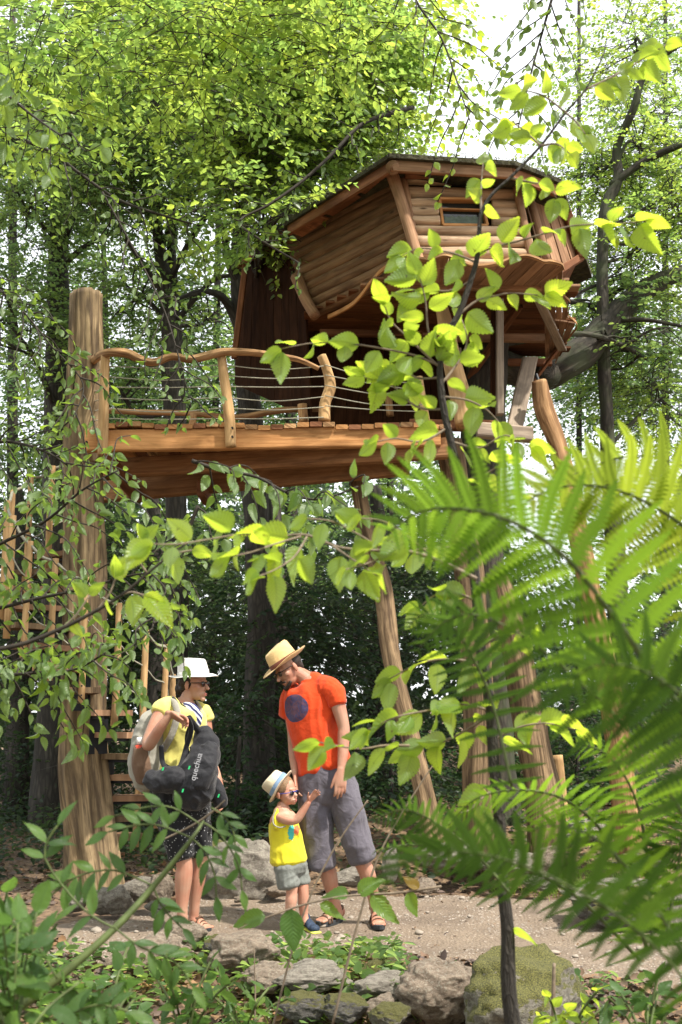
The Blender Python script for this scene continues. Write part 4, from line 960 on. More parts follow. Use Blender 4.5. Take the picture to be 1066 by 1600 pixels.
def cloth(name, c, c2=None, weave=700, bs=.25, rough=.85):
    m, nt, b, o = M(name); tc = nd(nt, 'TexCoord')
    n = nd(nt, 'TexNoise', {'Vector': tc.outputs['Object'], 'Scale': 5, 'Detail': 4}); wv = nd(nt, 'TexNoise', {'Vector': tc.outputs['Object'], 'Scale': weave, 'Detail': 1})
    cr = nd(nt, 'TexNoise', {'Vector': tc.outputs['Object'], 'Scale': 14, 'Detail': 3, 'Distortion': 1.2})
    col = mixc(nt, ramp(nt, n.outputs[0], [(.35, 0), (.7, .35)]), c, c2 or tuple(x*.7 for x in c))
    nt.links.new(col, b.inputs['Base Color']); b.inputs['Roughness'].default_value = rough; b.inputs['Specular IOR Level'].default_value = .2
    b.inputs['Sheen Weight'].default_value = .15
    h = nd(nt, 'Math', {0: cr.outputs[0], 1: nd(nt, 'Math', {0: wv.outputs[0], 1: .12}, operation='MULTIPLY').outputs[0]}, operation='ADD')
    bump(nt, b, h.outputs[0], bs*1.6, .012); return m, nt, b, col
def wr(sc, amp, st=(1, 1, 1), o_=0):
    def f(v):
        q = Vector((v.x*sc*st[0]+o_, v.y*sc*st[1], v.z*sc*st[2])); w_ = noise.noise(q+Vector((noise.noise(q*.6)*1.2, 0, 0)))
        return amp*(1-abs(w_)*3.2)*.7+amp*.4*noise.noise(q*2.3)
    return f
STRAW = cloth('straw_weave', (.62, .43, .20), (.46, .29, .12), weave=260, bs=.5)[0]
WSTRAW = cloth('white_paper_weave', (.66, .64, .62), (.56, .54, .52), weave=300, bs=.3)[0]
CSTRAW = cloth('cream_paper_weave', (.66, .58, .42), (.55, .47, .32), weave=260, bs=.4)[0]
BANDB = cloth('brown_ribbon', (.12, .035, .02))[0]; BANDL = cloth('blue_grey_ribbon', (.22, .33, .50))[0]; BANDW = cloth('white_ribbon', (.60, .58, .56))[0]
LENS = plain('dark_lens', (.006, .006, .008), .08, spec=.8); FRB = plain('blue_plastic', (.03, .06, .35), .3, spec=.6)
HAIR = plain('dark_hair', (.035, .02, .014), .55, .4, 120, .5, c2=(.012, .008, .006)); HAIRL = plain('light_brown_hair', (.25, .15, .08), .6, .4, 120, .5)
LIP = plain('lips', (.36, .12, .10), .5)
def hat(parent, c, f, u, k, mat, bmat, crown_h=.105, brim=.065, curl_b=.03, curl_f=-.008, curl_s=.012, pinch=.02, name='hat', cr=(.083, .10), band=.028):
    s, f, u = frame(f, u); mb = MB(); n = 40; vs = []; fs = []
    prof = [(1.0, -.004), (1.0, .0), (.985, .03), (.95, .06), (.90, crown_h*.86), (.80, crown_h*.97), (.62, crown_h), (.35, crown_h*.985), (.0, crown_h*.93)]
    for ri, (rr, h) in enumerate(prof):
        for j in range(n):
            th = 2*pi*j/n; x = cr[0]*rr*cos(th); y = cr[1]*rr*sin(th)
            top = h/crown_h
            dz = -pinch*max(0, 1-abs(x)/.035)*max(0, (rr < .7)*1.0)*(1 if y > -.03 else .5)
            px_ = x*(1-.22*top*top*max(0, sin(th))); zz = h+dz+(.012*top*sin(th)*-1)
            vs.append(c+s*(px_*k)+f*(y*k)+u*(zz*k))
    for ri in range(len(prof)-1):
        for j in range(n): fs.append((ri*n+j, ri*n+(j+1) % n, (ri+1)*n+(j+1) % n, (ri+1)*n+j))
    b0 = len(vs); br = [0, .25, .5, .75, 1.0, 1.0, .75, .5, .25, 0]
    for bi, t in enumerate(br):
        for j in range(n):
            th = 2*pi*j/n; w_ = brim; x = (cr[0]+w_*t)*cos(th); y = (cr[1]+w_*t)*sin(th)
            z = (curl_b*max(0, -sin(th))**1.5+curl_f*max(0, sin(th))+curl_s*abs(cos(th))**2)*t*t - (.0025 if bi >= 5 else 0)+.0015*sin(5*th)*t
            vs.append(c+s*(x*k)+f*(y*k)+u*(z*k))
    for bi in range(len(br)-1):
        for j in range(n): fs.append((b0+bi*n+j, b0+bi*n+(j+1) % n, b0+(bi+1)*n+(j+1) % n, b0+(bi+1)*n+j))
    mb.add(vs, fs); h_ = mb.build(name, mat, parent, smooth=True)
    mb = MB(); vs = []; fs = []
    for z, g in ((.001, 1.02), (band, 1.012), (band, .99), (.001, 1.0)):
        for j in range(n):
            th = 2*pi*j/n; vs.append(c+s*(cr[0]*g*cos(th)*k)+f*(cr[1]*g*sin(th)*k)+u*(z*k))
    for r_ in range(3):
        for j in range(n): fs.append((r_*n+j, r_*n+(j+1) % n, (r_+1)*n+(j+1) % n, (r_+1)*n+j))
    mb.add(vs, fs); mb.build('hat_band', bmat, h_, smooth=True); return h_
def shades(parent, at, k, rim, y=.092, z=.002, w_=.027):
    g = MB()
    for sg in (-1, 1):
        c0 = at(.033*sg, y, z); a = at(.033*sg+.01, y, z)-c0; b = at(.033*sg, y, z+.01)-c0; n_ = at(.033*sg, y+.01, z)-c0
        ell(g, c0, (w_*k, .007*k, .019*k), (a.normalized(), n_.normalized(), b.normalized()), 14, 8)
    o = g.build('sunglasses', LENS, parent, smooth=True); fr = MB()
    for sg in (-1, 1): tube(fr, [(*at(.058*sg, y-.002, z+.008), .003*k), (*at(.074*sg, y-.03, z+.006), .003*k), (*at(.081*sg, -.01, z+.004), .0028*k)], sides=6, sub=3)
    tube(fr, [(*at(-.055, y-.004, z+.013), .003*k), (*at(0, y+.008, z+.011), .003*k), (*at(.055, y-.004, z+.013), .003*k)], sides=6, sub=4)
    fr.build('glasses_frame', rim, o, smooth=True)
def textmesh(body, size, mat, parent, mtx, name='lettering'):
    cu = bpy.data.curves.new('t', 'FONT'); cu.body = body; cu.size = size; cu.align_x = 'CENTER'; cu.align_y = 'CENTER'; cu.extrude = .0008; cu.offset = .0006
    o = bpy.data.objects.new('t', cu); COL.objects.link(o); dg = bpy.context.evaluated_depsgraph_get()
    me = bpy.data.meshes.new_from_object(o.evaluated_get(dg)); bpy.data.objects.remove(o)
    me.materials.clear(); me.materials.append(mat); me.transform(Matrix.Translation(-worg(parent)) @ mtx)
    q = bpy.data.objects.new(name, me); link(q, parent); return q

# ------------------------------------------------------------ the man
YM = 7.5
def m_(px, py, dy=0.0): return P(px, py, YM+dy)
man = thing('person', 'tall man in orange t-shirt, straw hat and grey cropped trousers looking down at the child', 'person', (m_(540, 1440).x, YM, 0))
mb = MB()
mf, mu = (-.70, -.42, -.50), (-.50, -.06, .80); hc = m_(451, 1045, -.03)
mat_ = head(mb, hc, mf, mu, 1.0)
limb(mb, [(m_(486, 1068), .075, .08), (m_(474, 1058, -.01), .056, .06), (m_(460, 1049, -.02), .052, .058)])
limb(mb, [(m_(484, 1066), .08, .08), (m_(488, 1082), .17, .11), (m_(493, 1120), .165, .115), (m_(500, 1165), .145, .105), (m_(507, 1215), .155, .115), (m_(508, 1240), .14, .11)])
for a in ([(m_(520, 1077, -.09), .058, .06), (m_(529, 1104, -.11), .050, .052), (m_(537, 1135, -.12), .040, .043), (m_(537, 1150, -.13), .041, .043), (m_(536, 1178, -.16), .036, .034), (m_(533, 1203, -.19), .026, .022)],
          [(m_(455, 1085, .09), .056, .058), (m_(455, 1115, .11), .047, .05), (m_(458, 1145, .11), .040, .042), (m_(459, 1180, .06), .034, .034), (m_(462, 1208, .0), .026, .024)]):
    limb(mb, a)
hand(mb, m_(533, 1206, -.195), (-.03, -.12, -1), (-1, -.25, 0), (-.3, .9, 0), 1.02, curl=(.15, .25, .25), spread=.03, thumb=(.42, .9, .1))
hand(mb, m_(462, 1210, -.01), (.12, -.25, -1), (-.4, -1, 0), (1, .2, 0), 1.0)
gl, gr = gz(m_(592, 1440).x, YM), 0
legs_m = ([(m_(528, 1228, -.02), .085, .09), (m_(545, 1300, -.03), .065, .07), (m_(561, 1338, -.02), .052, .058), (m_(574, 1365, .0), .054, .058), (m_(583, 1400, .03), .040, .043), (m_(588, 1425, .04), .034, .036), (m_(588, 1437, .05), .036, .04)],
          [(m_(490, 1228, .03), .085, .09), (m_(499, 1300, .0), .065, .07), (m_(506, 1338, .02), .052, .058), (m_(514, 1368, .04), .056, .058), (m_(521, 1400, .06), .040, .043), (m_(526, 1418, .07), .034, .036), (m_(528, 1428, .08), .036, .04)])
for l in legs_m: limb(mb, l)
def foot(mb, heel, toe, k=1.0, toes=True):
    d = (toe-heel); L = d.length; d.normalize(); s = d.cross(Vector((0, 0, 1))).normalized()
    limb(mb, [(heel+Vector((0, 0, .035*k)), .031*k, .034*k), (heel.lerp(toe, .35)+Vector((0, 0, .038*k)), .034*k, .034*k), (heel.lerp(toe, .68)+Vector((0, 0, .022*k)), .044*k, .020*k), (heel.lerp(toe, .82)+Vector((0, 0, .016*k)), .042*k, .014*k)], side=(0, 0, 1))
    if toes:
        for i in range(5):
            o_ = (i-2)*.0175*k; q = heel.lerp(toe, .80)+s*o_; r = (.0105 if abs(i-2) == 2 else .0085)*k
            limb(mb, [(q+Vector((0, 0, .012*k)), r, r), (q+d*(.045-.006*abs(i-1))*k+Vector((0, 0, .010*k)), r, r)], side=(0, 0, 1), sides=8, sub=2)
    return s, d
def sandal(heel, toe, parent, k=1.0):
    s, d = foot(MB(), heel, toe); up = Vector((0, 0, 1)); L = (toe-heel).length; sole = MB(); n = 20
    vs = []; 
    for zz, g in ((-.004, .96), (.022, 1.0), (.026, .97)):
        for j in range(n):
            th = 2*pi*j/n; x = cos(th); yy = sin(th); w_ = (.048+.010*x)*k*g; vs.append(heel.lerp(toe, .5)+d*(x*(L*.5+.018)*g)+s*(yy*w_)+up*((zz-.004+.012*max(0, x)**3)*k))
    fs = [tuple(range(n-1, -1, -1)), tuple(2*n+j for j in range(n))]+[(r*n+j, r*n+(j+1) % n, (r+1)*n+(j+1) % n, (r+1)*n+j) for r in range(2) for j in range(n)]
    sole.add(vs, fs); so_ = sole.build('sandal', SOLE, parent, smooth=False)
    for (f, h, w_, r, tl) in ((.74, .044, .050, .014, 0), (.60, .060, .046, .012, .1), (.40, .085, .042, .013, .2)):
        q = heel.lerp(toe, f); st = MB(); pts = []
        for a in range(-5, 6):
            th = a/5*pi*.5; pts.append((q+s*(w_*k*sin(th))+d*(tl*.05*cos(th))+up*(h*k*cos(th)+.012), r*k, .003))
        limb(st, pts, side=up, sides=8, sub=1); st.build('sandal_strap', STRAP, so_, smooth=True)
    st = MB(); pts = []
    for a in range(0, 13):
        th = 2*pi*a/12; pts.append((heel+d*.035+s*(.040*k*sin(th))-d*(.042*k*cos(th))+up*(.085*k), .003, .011*k))
    limb(st, pts, side=up, sides=8, sub=1); st.build('sandal_strap', STRAP, so_, smooth=True)
SOLE = plain('dark_rubber', (.045, .05, .055), .8, .3, 60, .3); STRAP = plain('brown_strap', (.12, .065, .04), .8, .4, 80, .4)
def onground(v, dz=.015): return Vector((v.x, v.y, gz(v.x, v.y)+dz))
fr_h, fr_t = onground(m_(586, 1430, .12)), onground(m_(593, 1450, -.13)); fl_h, fl_t = onground(m_(533, 1430, .14)), onground(m_(498, 1440, -.02))
# bring the ankles to the soles
for h_, t_ in ((fr_h, fr_t), (fl_h, fl_t)): foot(mb, h_+Vector((0, 0, .018)), t_+Vector((0, 0, .018)))
limb(mb, [(m_(585, 1412, .04), .037, .039), (fr_h+(fr_t-fr_h)*.22+Vector((0, 0, .06)), .034, .036)]); limb(mb, [(m_(524, 1410, .07), .037, .039), (fl_h+(fl_t-fl_h)*.22+Vector((0, 0, .06)), .034, .036)])
fuse('body', mb, .0052, SK_M, man, 2)
sandal(fr_h, fr_t, man); sandal(fl_h, fl_t, man)
ORANGE, ont, ob, ocol = cloth('orange_cotton', (.60, .058, .010), (.48, .04, .008), bs=.4)
lc = m_(479, 1107)     # round print on the chest (flat print)
geo = nd(ont, 'NewGeometry'); sub_ = nd(ont, 'VectorMath', {0: geo.outputs['Position'], 1: tuple(lc)}, operation='SUBTRACT')
ax_ = Vector((.80, -.6, 0)).normalized()
dx = nd(ont, 'VectorMath', {0: sub_.outputs[0], 1: tuple(ax_)}, operation='DOT_PRODUCT'); sz = nd(ont, 'SeparateXYZ', {0: sub_.outputs[0]})
r2 = nd(ont, 'Math', {0: nd(ont, 'Math', {0: dx.outputs['Value'], 1: .100}, operation='DIVIDE').outputs[0], 1: 2.0}, operation='POWER')
r3 = nd(ont, 'Math', {0: nd(ont, 'Math', {0: sz.outputs[2], 1: .092}, operation='DIVIDE').outputs[0], 1: 2.0}, operation='POWER')
rr_ = nd(ont, 'Math', {0: r2.outputs[0], 1: r3.outputs[0]}, operation='ADD')
fr_f = nd(ont, 'Math', {0: nd(ont, 'SeparateXYZ', {0: geo.outputs['Normal']}).outputs[1], 1: -.05}, operation='LESS_THAN')
msk = nd(ont, 'Math', {0: nd(ont, 'Math', {0: rr_.outputs[0], 1: 1.0}, operation='LESS_THAN').outputs[0], 1: fr_f.outputs[0]}, operation='MULTIPLY')
sw = nd(ont, 'TexNoise', {'Vector': sub_.outputs[0], 'Scale': 22, 'Detail': 2, 'Distortion': 1.5})
pc = mixc(ont, ramp(ont, sw.outputs[0], [(.47, 0), (.52, .75)]), (.10, .045, .075), (.035, .04, .11))
oc = mixc(ont, msk.outputs[0], ocol, pc); ont.links.new(oc, ob.inputs['Base Color'])
mb = MB()
limb(mb, [(m_(479, 1060), .066, .07), (m_(483, 1065), .10, .085), (m_(485, 1073), .15, .11), (m_(486, 1086), .180, .13), (m_(488, 1110), .180, .138), (m_(493, 1145), .172, .13), (m_(501, 1175), .175, .128), (m_(508, 1198), .185, .135)], flat=True, sides=24)
limb(mb, [(m_(502, 1075, -.03), .085, .085), (m_(518, 1077, -.085), .073, .078), (m_(526, 1090, -.10), .066, .068), (m_(529, 1100, -.108), .064, .066)], flat=True); limb(mb, [(m_(465, 1078, .05), .07, .08), (m_(453, 1090, .08), .066, .075), (m_(449, 1118, .1), .060, .066)], flat=True)
fuse('t_shirt', mb, .007, ORANGE, man, 2, wr(8, .012, (1, .8, .6), 3))
TR, tnt, tb, tcol = cloth('grey_lilac_canvas', (.115, .105, .128), (.065, .058, .068), bs=.6); mb = MB()
limb(mb, [(m_(509, 1190), .155, .115), (m_(510, 1220), .185, .13), (m_(510, 1240), .18, .13)], sides=20)
limb(mb, [(m_(530, 1215, -.03), .105, .11), (m_(545, 1270, -.04), .104, .11), (m_(556, 1310, -.03), .098, .105), (m_(567, 1341, -.02), .093, .10)], flat=True); limb(mb, [(m_(490, 1215, .02), .105, .115), (m_(493, 1270, .0), .112, .115), (m_(497, 1310, .0), .107, .11), (m_(501, 1352, .01), .102, .105)], flat=True)
fuse('cropped_trousers', mb, .008, TR, man, 2, wr(7, .011, (1, 1, .8), 4))
hat(man, hc+Vector(frame(mf, mu)[2])*.050+Vector(frame(mf, mu)[1])*.0, mf, mu, 1.08, STRAW, BANDB, crown_h=.115, brim=.068, curl_b=.018, curl_f=-.012, curl_s=.022, name='straw_hat')
shades(man, mat_, 1, LENS)
mb = MB(); s_, f_, u_ = frame(mf, mu)
limb(mb, [(mat_(-.045, .062, -.08), .012, .012), (mat_(-.028, .082, -.096), .015, .014), (mat_(0, .095, -.104), .015, .014), (mat_(.028, .082, -.096), .015, .014), (mat_(.045, .062, -.08), .012, .012)], side=f_)
limb(mb, [(mat_(-.03, .088, -.062), .006, .006), (mat_(0, .101, -.052), .008, .006), (mat_(.03, .088, -.062), .006, .006)], side=f_); fuse('beard', mb, .004, HAIR, man, 1, lambda v: .002*noise.noise(v*300))
mb = MB(); ell(mb, mat_(0, -.035, .03), (.079, .080, .080), (s_, f_, u_)); ell(mb, mat_(0, -.07, -.02), (.055, .035, .05), (s_, f_, u_)); fuse('hair', mb, .006, HAIR, man, 1)

# ------------------------------------------------------------ the woman
YW = 7.2
def w_(px, py, dy=0.0): return P(px, py, YW+dy)
wom = thing('person', 'woman in yellow t-shirt, white hat and black shorts holding a black bag before her chest', 'person', (w_(295, 1450).x, YW, 0))
mb = MB(); wfv, wu = (.93, -.34, -.03), (-.03, 0, 1); hc = w_(303, 1069, 0)
wat = head(mb, hc, wfv, wu, .95)
limb(mb, [(w_(287, 1108), .06, .06), (w_(291, 1095), .046, .05), (w_(297, 1080), .044, .05)])
limb(mb, [(w_(287, 1104), .08, .09), (w_(286, 1122), .13, .15), (w_(287, 1150), .125, .12), (w_(281, 1185), .105, .105), (w_(281, 1220), .145, .14), (w_(284, 1245), .14, .13)])
limb(mb, [(w_(255, 1106, -.14), .050, .05), (w_(243, 1132, -.19), .045, .046), (w_(232, 1158, -.23), .040, .042), (w_(234, 1163, -.25), .038, .04), (w_(250, 1138, -.31), .034, .034), (w_(265, 1117, -.34), .023, .022)], sub=5)
hand(mb, w_(266, 1116, -.34), (1, .05, -.32), (.2, -.6, .55), (-.2, .0, -1), .95, curl=(.5, .45, .35), spread=.04, thumb=(.15, .9, .5))
limb(mb, [(w_(318, 1112, .13), .048, .05), (w_(323, 1145, .13), .041, .043), (w_(327, 1180, .11), .036, .038), (w_(337, 1210, .06), .034, .033), (w_(345, 1233, .02), .023, .022)])
hand(mb, w_(346, 1235, .015), (.12, -.2, -1), (.6, -1, 0), (-1, -.3, 0), .92, curl=(.3, .4, .4), spread=.03)
legs_w = ([(w_(266, 1248, -.05), .085, .085), (w_(278, 1310, -.06), .068, .07), (w_(288, 1348, -.05), .052, .055), (w_(287, 1372, -.04), .055, .058), (w_(285, 1405, -.03), .042, .044), (w_(285, 1432, -.03), .030, .034), (w_(287, 1446, -.03), .033, .037)],
          [(w_(300, 1248, .06), .085, .085), (w_(308, 1310, .06), .064, .068), (w_(313, 1345, .06), .049, .052), (w_(309, 1372, .07), .051, .056), (w_(305, 1402, .08), .039, .042), (w_(302, 1425, .09), .029, .033), (w_(303, 1438, .09), .032, .036)])
for l in legs_w: limb(mb, l)
for (a, b) in (((283, 1452, .0), (312, 1458, -.12)), ((300, 1442, .12), (326, 1446, .04))):
    h_, t_ = onground(w_(*a), .02), onground(w_(*b), .02); h_ = Vector((h_.x, h_.y, h_.z)); foot(mb, h_, t_, .92)
for l, a in ((legs_w[0], (285, 1450, -.02)), (legs_w[1], (302, 1440, .1))):
    q = onground(w_(*a), .05); limb(mb, [(l[-3][0], .036, .04), (q, .033, .036)])
fuse('body', mb, .0052, SK_W, wom, 2)
for (a, b) in (((283, 1452, .0), (312, 1458, -.12)), ((300, 1442, .12), (326, 1446, .04))): sandal(onground(w_(*a), .0), onground(w_(*b), .0), wom, .9)
YEL, ynt, yb, ycol = cloth('pale_yellow_cotton', (.66, .60, .17), (.58, .52, .13)); mb = MB()
limb(mb, [(w_(287, 1104), .085, .10), (w_(286, 1114), .145, .16), (w_(287, 1140), .150, .15), (w_(283, 1175), .135, .13), (w_(281, 1212), .155, .15)], flat=True, sides=22)
limb(mb, [(w_(268, 1106, -.08), .07, .07), (w_(256, 1106, -.14), .064, .064), (w_(250, 1114, -.165), .060, .058)], flat=True); limb(mb, [(w_(308, 1110, .08), .065, .07), (w_(318, 1115, .13), .058, .06), (w_(323, 1124, .14), .056, .056)], flat=True)
fuse('t_shirt', mb, .007, YEL, wom, 2, wr(9, .010, (1, 1, .6), 9))
SC_, snt, sb_, scol = cloth('blue_white_scarf_cloth', (.5, .5, .55)); wv = nd(snt, 'TexWave', {'Vector': nd(snt, 'TexCoord').outputs['Object'], 'Scale': 14, 'Distortion': 3}, bands_direction='DIAGONAL')
snt.links.new(mixc(snt, ramp(snt, wv.outputs['Fac'], [(.45, 0), (.55, 1)]), (.62, .62, .66), (.03, .035, .12)), sb_.inputs['Base Color'])
mb = MB(); limb(mb, [(w_(286, 1101, -.06), .02, .02), (w_(297, 1109, -.11), .05, .02), (w_(303, 1122, -.115), .06, .016), (w_(306, 1135, -.115), .035, .012)]); fuse('patterned_bib', mb, .006, SC_, wom, 2)
mb = MB(); tube(mb, [(*w_(275, 1090, -.03), .006), (*w_(283, 1100, -.09), .006), (*w_(292, 1106, -.11), .006)], sides=6); tube(mb, [(*w_(305, 1095, .0), .005), (*w_(308, 1105, -.05), .005), (*w_(305, 1114, -.1), .005)], sides=6); tag(mb.build('halter_cord', LENS, wom, True), kind=None)
SH, hnt, hb, hcol = cloth('black_dotted_cotton', (.012, .012, .014), (.008, .008, .01)); vo = nd(hnt, 'TexVoronoi', {'Vector': nd(hnt, 'TexCoord').outputs['Object'], 'Scale': 62})
dm = ramp(hnt, vo.outputs['Distance'], [(.17, 1), (.24, 0)]); zz = nd(hnt, 'MapRange', {0: nd(hnt, 'SeparateXYZ', {0: nd(hnt, 'NewGeometry').outputs['Position']}).outputs[2], 1: .95, 2: .6, 3: .25, 4: .9})
hnt.links.new(mixc(hnt, nd(hnt, 'Math', {0: dm, 1: zz.outputs[0]}, operation='MULTIPLY').outputs[0], hcol, (.5, .5, .5)), hb.inputs['Base Color']); mb = MB()
limb(mb, [(w_(281, 1205), .155, .15), (w_(281, 1228), .195, .17), (w_(283, 1250), .195, .17), (w_(286, 1275), .18, .16)], sides=22)
limb(mb, [(w_(268, 1250, -.05), .115, .12), (w_(277, 1300, -.06), .10, .11), (w_(284, 1338, -.06), .082, .09)], flat=True); limb(mb, [(w_(300, 1250, .06), .11, .12), (w_(308, 1300, .06), .092, .10), (w_(314, 1334, .06), .072, .08)], flat=True)
fuse('dotted_shorts', mb, .008, SH, wom, 2, wr(8, .009, (1, 1, .5), 2))
s_, f_, u_ = frame(wfv, wu); wh = frame(wfv, (-.17, 0, 1))
hat(wom, wat(0, -.006, .058), wfv-0*Vector((0, 0, 0)) if False else Vector((.93, -.34, .12)), (-.16, 0, 1), 1.06, WSTRAW, BANDW, crown_h=.108, brim=.055, curl_b=.022, curl_f=-.022, curl_s=-.006, pinch=.03, name='white_trilby', band=.028)
shades(wom, wat, .95, LENS); mb = MB(); ell(mb, wat(0, -.03, .02), (.080, .083, .075), (s_, f_, u_)); ell(mb, wat(0, -.105, -.035), (.034, .036, .04), (s_, f_, u_)); ell(mb, wat(0, -.06, -.03), (.062, .04, .04), (s_, f_, u_)); fuse('hair', mb, .006, HAIR, wom, 1, lambda v: .003*noise.noise(v*60))
mb = MB(); ell(mb, wat(0, .093, -.062), (.018, .009, .0045), (s_, f_, u_)); ell(mb, wat(0, .092, -.073), (.016, .009, .005), (s_, f_, u_)); mb.build('lips', LIP, wom, True)

# bags
BK, bnt, bb, bcol = cloth('black_nylon', (.016, .016, .02), (.010, .010, .013), weave=900, bs=.5, rough=.55); GRN = plain('green_tag', (.03, .5, .16), .6); WHT = plain('white_print', (.30, .30, .32), .7)
bag = thing('rucksack', 'black rucksack with green zip tags and white lettering held in front of the woman', 'rucksack', tuple(w_(300, 1240, -.25)))
mb = MB()
limb(mb, [(w_(316, 1142, -.20), .05, .03), (w_(321, 1160, -.22), .085, .06), (w_(318, 1185, -.24), .105, .085), (w_(308, 1212, -.26), .125, .10), (w_(300, 1236, -.25), .135, .10), (w_(296, 1250, -.24), .11, .08)], sides=20)
fuse('bag_body', mb, .007, BK, bag, 2, wr(11, .009, (1, 1, 1.2), 3))
mb = MB(); limb(mb, [(w_(328, 1165, -.26), .055, .035), (w_(320, 1195, -.31), .075, .05), (w_(308, 1225, -.32), .08, .05)]); fuse('bag_pocket', mb, .007, BK, bag, 2, wr(13, .006))
mb = MB(); limb(mb, [(w_(232, 1215, -.26), .05, .035), (w_(250, 1222, -.29), .075, .05), (w_(272, 1218, -.31), .085, .055), (w_(285, 1225, -.3), .08, .05)], side=(0, 1, 0)); fuse('hip_belt', mb, .007, BK, bag, 2, wr(12, .008, o_=7))
mb = MB(); limb(mb, [(w_(330, 1222, -.18), .05, .035), (w_(340, 1238, -.17), .055, .04), (w_(345, 1256, -.16), .045, .035)]); fuse('hip_pocket', mb, .007, BK, bag, 2, wr(12, .006, o_=2))
def strap(name, l, wd, mat, parent, th_=.005, side=None):
    mb = MB(); limb(mb, [(Vector(q), wd, th_) for q in l], sides=8, sub=6, side=side); return mb.build(name, mat, parent, smooth=True)
strap('strap', [w_(294, 1122, -.36), w_(299, 1140, -.30), w_(292, 1165, -.24), w_(283, 1195, -.27), w_(272, 1212, -.33)], .016, BK, bag, .006)
strap('strap', [w_(294, 1120, -.35), w_(303, 1132, -.28), w_(313, 1146, -.23)], .02, BK, bag, .008)
strap('strap', [w_(300, 1128, -.3), w_(292, 1150, -.2), w_(294, 1180, -.25), w_(300, 1205, -.3)], .012, BK, bag)
strap('strap', [w_(252, 1165, -.24), w_(254, 1190, -.26), w_(262, 1205, -.31)], .016, BK, bag)
for (x, y) in ((254, 1204), (285, 1238), (295, 1202), (341, 1246)):
    p = w_(x, y, -.39 if x < 330 else -.23); B('zip_tag', p, p+Vector((.006, 0, .02)), (.005, 0, 0), (0, .003, 0), GRN, bag)
dlet = (w_(312, 1178, -.38)-w_(301, 1219, -.385)).normalized(); upl = Vector((-1, -.05, 0)); upl = (upl-dlet*upl.dot(dlet)).normalized(); nl = dlet.cross(upl)
mt = Matrix((dlet, upl, nl)).transposed().to_4x4(); mt.translation = w_(307, 1198, -.405)
textmesh('quechua', .050, WHT, bag, mt)
BG, gnt2, gb2, gcol2 = cloth('beige_grey_nylon', (.30, .285, .24), (.22, .20, .17), bs=.4); BRN = cloth('brown_mesh', (.16, .095, .06), bs=.4)[0]
bp = thing('backpack', 'grey beige backpack with brown side pocket worn on the back of the woman', 'backpack', tuple(w_(232, 1220, -.05)))
mb = MB(); limb(mb, [(w_(246, 1117, 0), .06, .09), (w_(240, 1130, 0), .095, .13), (w_(234, 1160, 0), .115, .15), (w_(230, 1195, 0), .12, .15), (w_(231, 1218, 0), .10, .13)], sides=20); fuse('bag_body', mb, .008, BG, bp, 2, wr(9, .008, o_=5))
mb = MB(); limb(mb, [(w_(221, 1170, -.12), .055, .05), (w_(222, 1195, -.12), .065, .06), (w_(226, 1216, -.10), .055, .05)]); fuse('side_pocket', mb, .007, BRN, bp, 2, wr(12, .005))
strap('strap', [w_(252, 1122, -.05), w_(262, 1100, -.13), w_(272, 1098, -.18), w_(277, 1115, -.21), w_(273, 1135, -.21), w_(265, 1155, -.2), w_(255, 1172, -.15)], .022, BG, bp, .009)
strap('strap', [w_(262, 1095, -.05), w_(270, 1092, -.13), w_(276, 1100, -.17)], .016, BK, bp, .007)
strap('strap', [w_(306, 1098, .08), w_(313, 1110, .03), w_(319, 1125, .01), w_(321, 1145, .0)], .018, BG, bp, .007)
bt = thing('water_bottle', 'water bottle with white cap and red label in the side pocket of the grey backpack', 'bottle', tuple(w_(219, 1185, -.14)))
mb = MB(); tube(mb, [(*w_(219, 1190, -.14), .03), (*w_(219, 1164, -.14), .03)], sides=14, sub=1); mb.build('bottle_body', plain('red_label', (.55, .06, .03), .4), bt, True)
mb = MB(); tube(mb, [(*w_(219, 1163, -.14), .022), (*w_(219, 1152, -.14), .021)], sides=14, sub=1); mb.build('bottle_cap', plain('white_plastic', (.75, .73, .70), .4), bt, True)

# ------------------------------------------------------------ the child
YB = 7.38
def b_(px, py, dy=0.0): return P(px, py, YB+dy)
boy = thing('person', 'toddler in yellow tank top and cream hat reaching one hand up to the man', 'person', (b_(462, 1450).x, YB, 0))
mb = MB(); bf, bu = (.82, -.52, .08), (-.12, 0, 1); hc = b_(446, 1238); bat = head(mb, hc, bf, bu, .84, True)
limb(mb, [(b_(441, 1268), .045, .045), (b_(442, 1258), .038, .04)])
limb(mb, [(b_(441, 1268), .06, .06), (b_(443, 1280), .092, .075), (b_(447, 1310), .098, .085), (b_(452, 1335), .10, .095), (b_(455, 1352), .095, .09)])
limb(mb, [(b_(438, 1277, -.07), .034, .035), (b_(449, 1281, -.11), .032, .033), (b_(463, 1281, -.13), .028, .028), (b_(473, 1268, -.14), .025, .024), (b_(482, 1254, -.15), .018, .017)])
hand(mb, b_(483, 1252, -.15), (.62, -.15, .78), (-.5, -.5, .5), (.6, -.6, -.3), .62, curl=(.15, .3, .3), spread=.10, thumb=(.8, .6, .1))
limb(mb, [(b_(450, 1277, .09), .03, .033), (b_(455, 1300, .1), .027, .028), (b_(466, 1312, .06), .02, .02)])
for l in ([(b_(447, 1350, -.04), .055, .055), (b_(455, 1378, -.05), .045, .048), (b_(456, 1395, -.05), .036, .038), (b_(455, 1408, -.05), .038, .041), (b_(453, 1432, -.04), .028, .03), (b_(453, 1441, -.04), .028, .032)],
          [(b_(463, 1350, .04), .055, .055), (b_(471, 1376, .02), .045, .048), (b_(474, 1393, .01), .035, .038), (b_(474, 1407, .02), .037, .04), (b_(475, 1428, .03), .027, .03), (b_(477, 1440, .03), .028, .032)]): limb(mb, l)
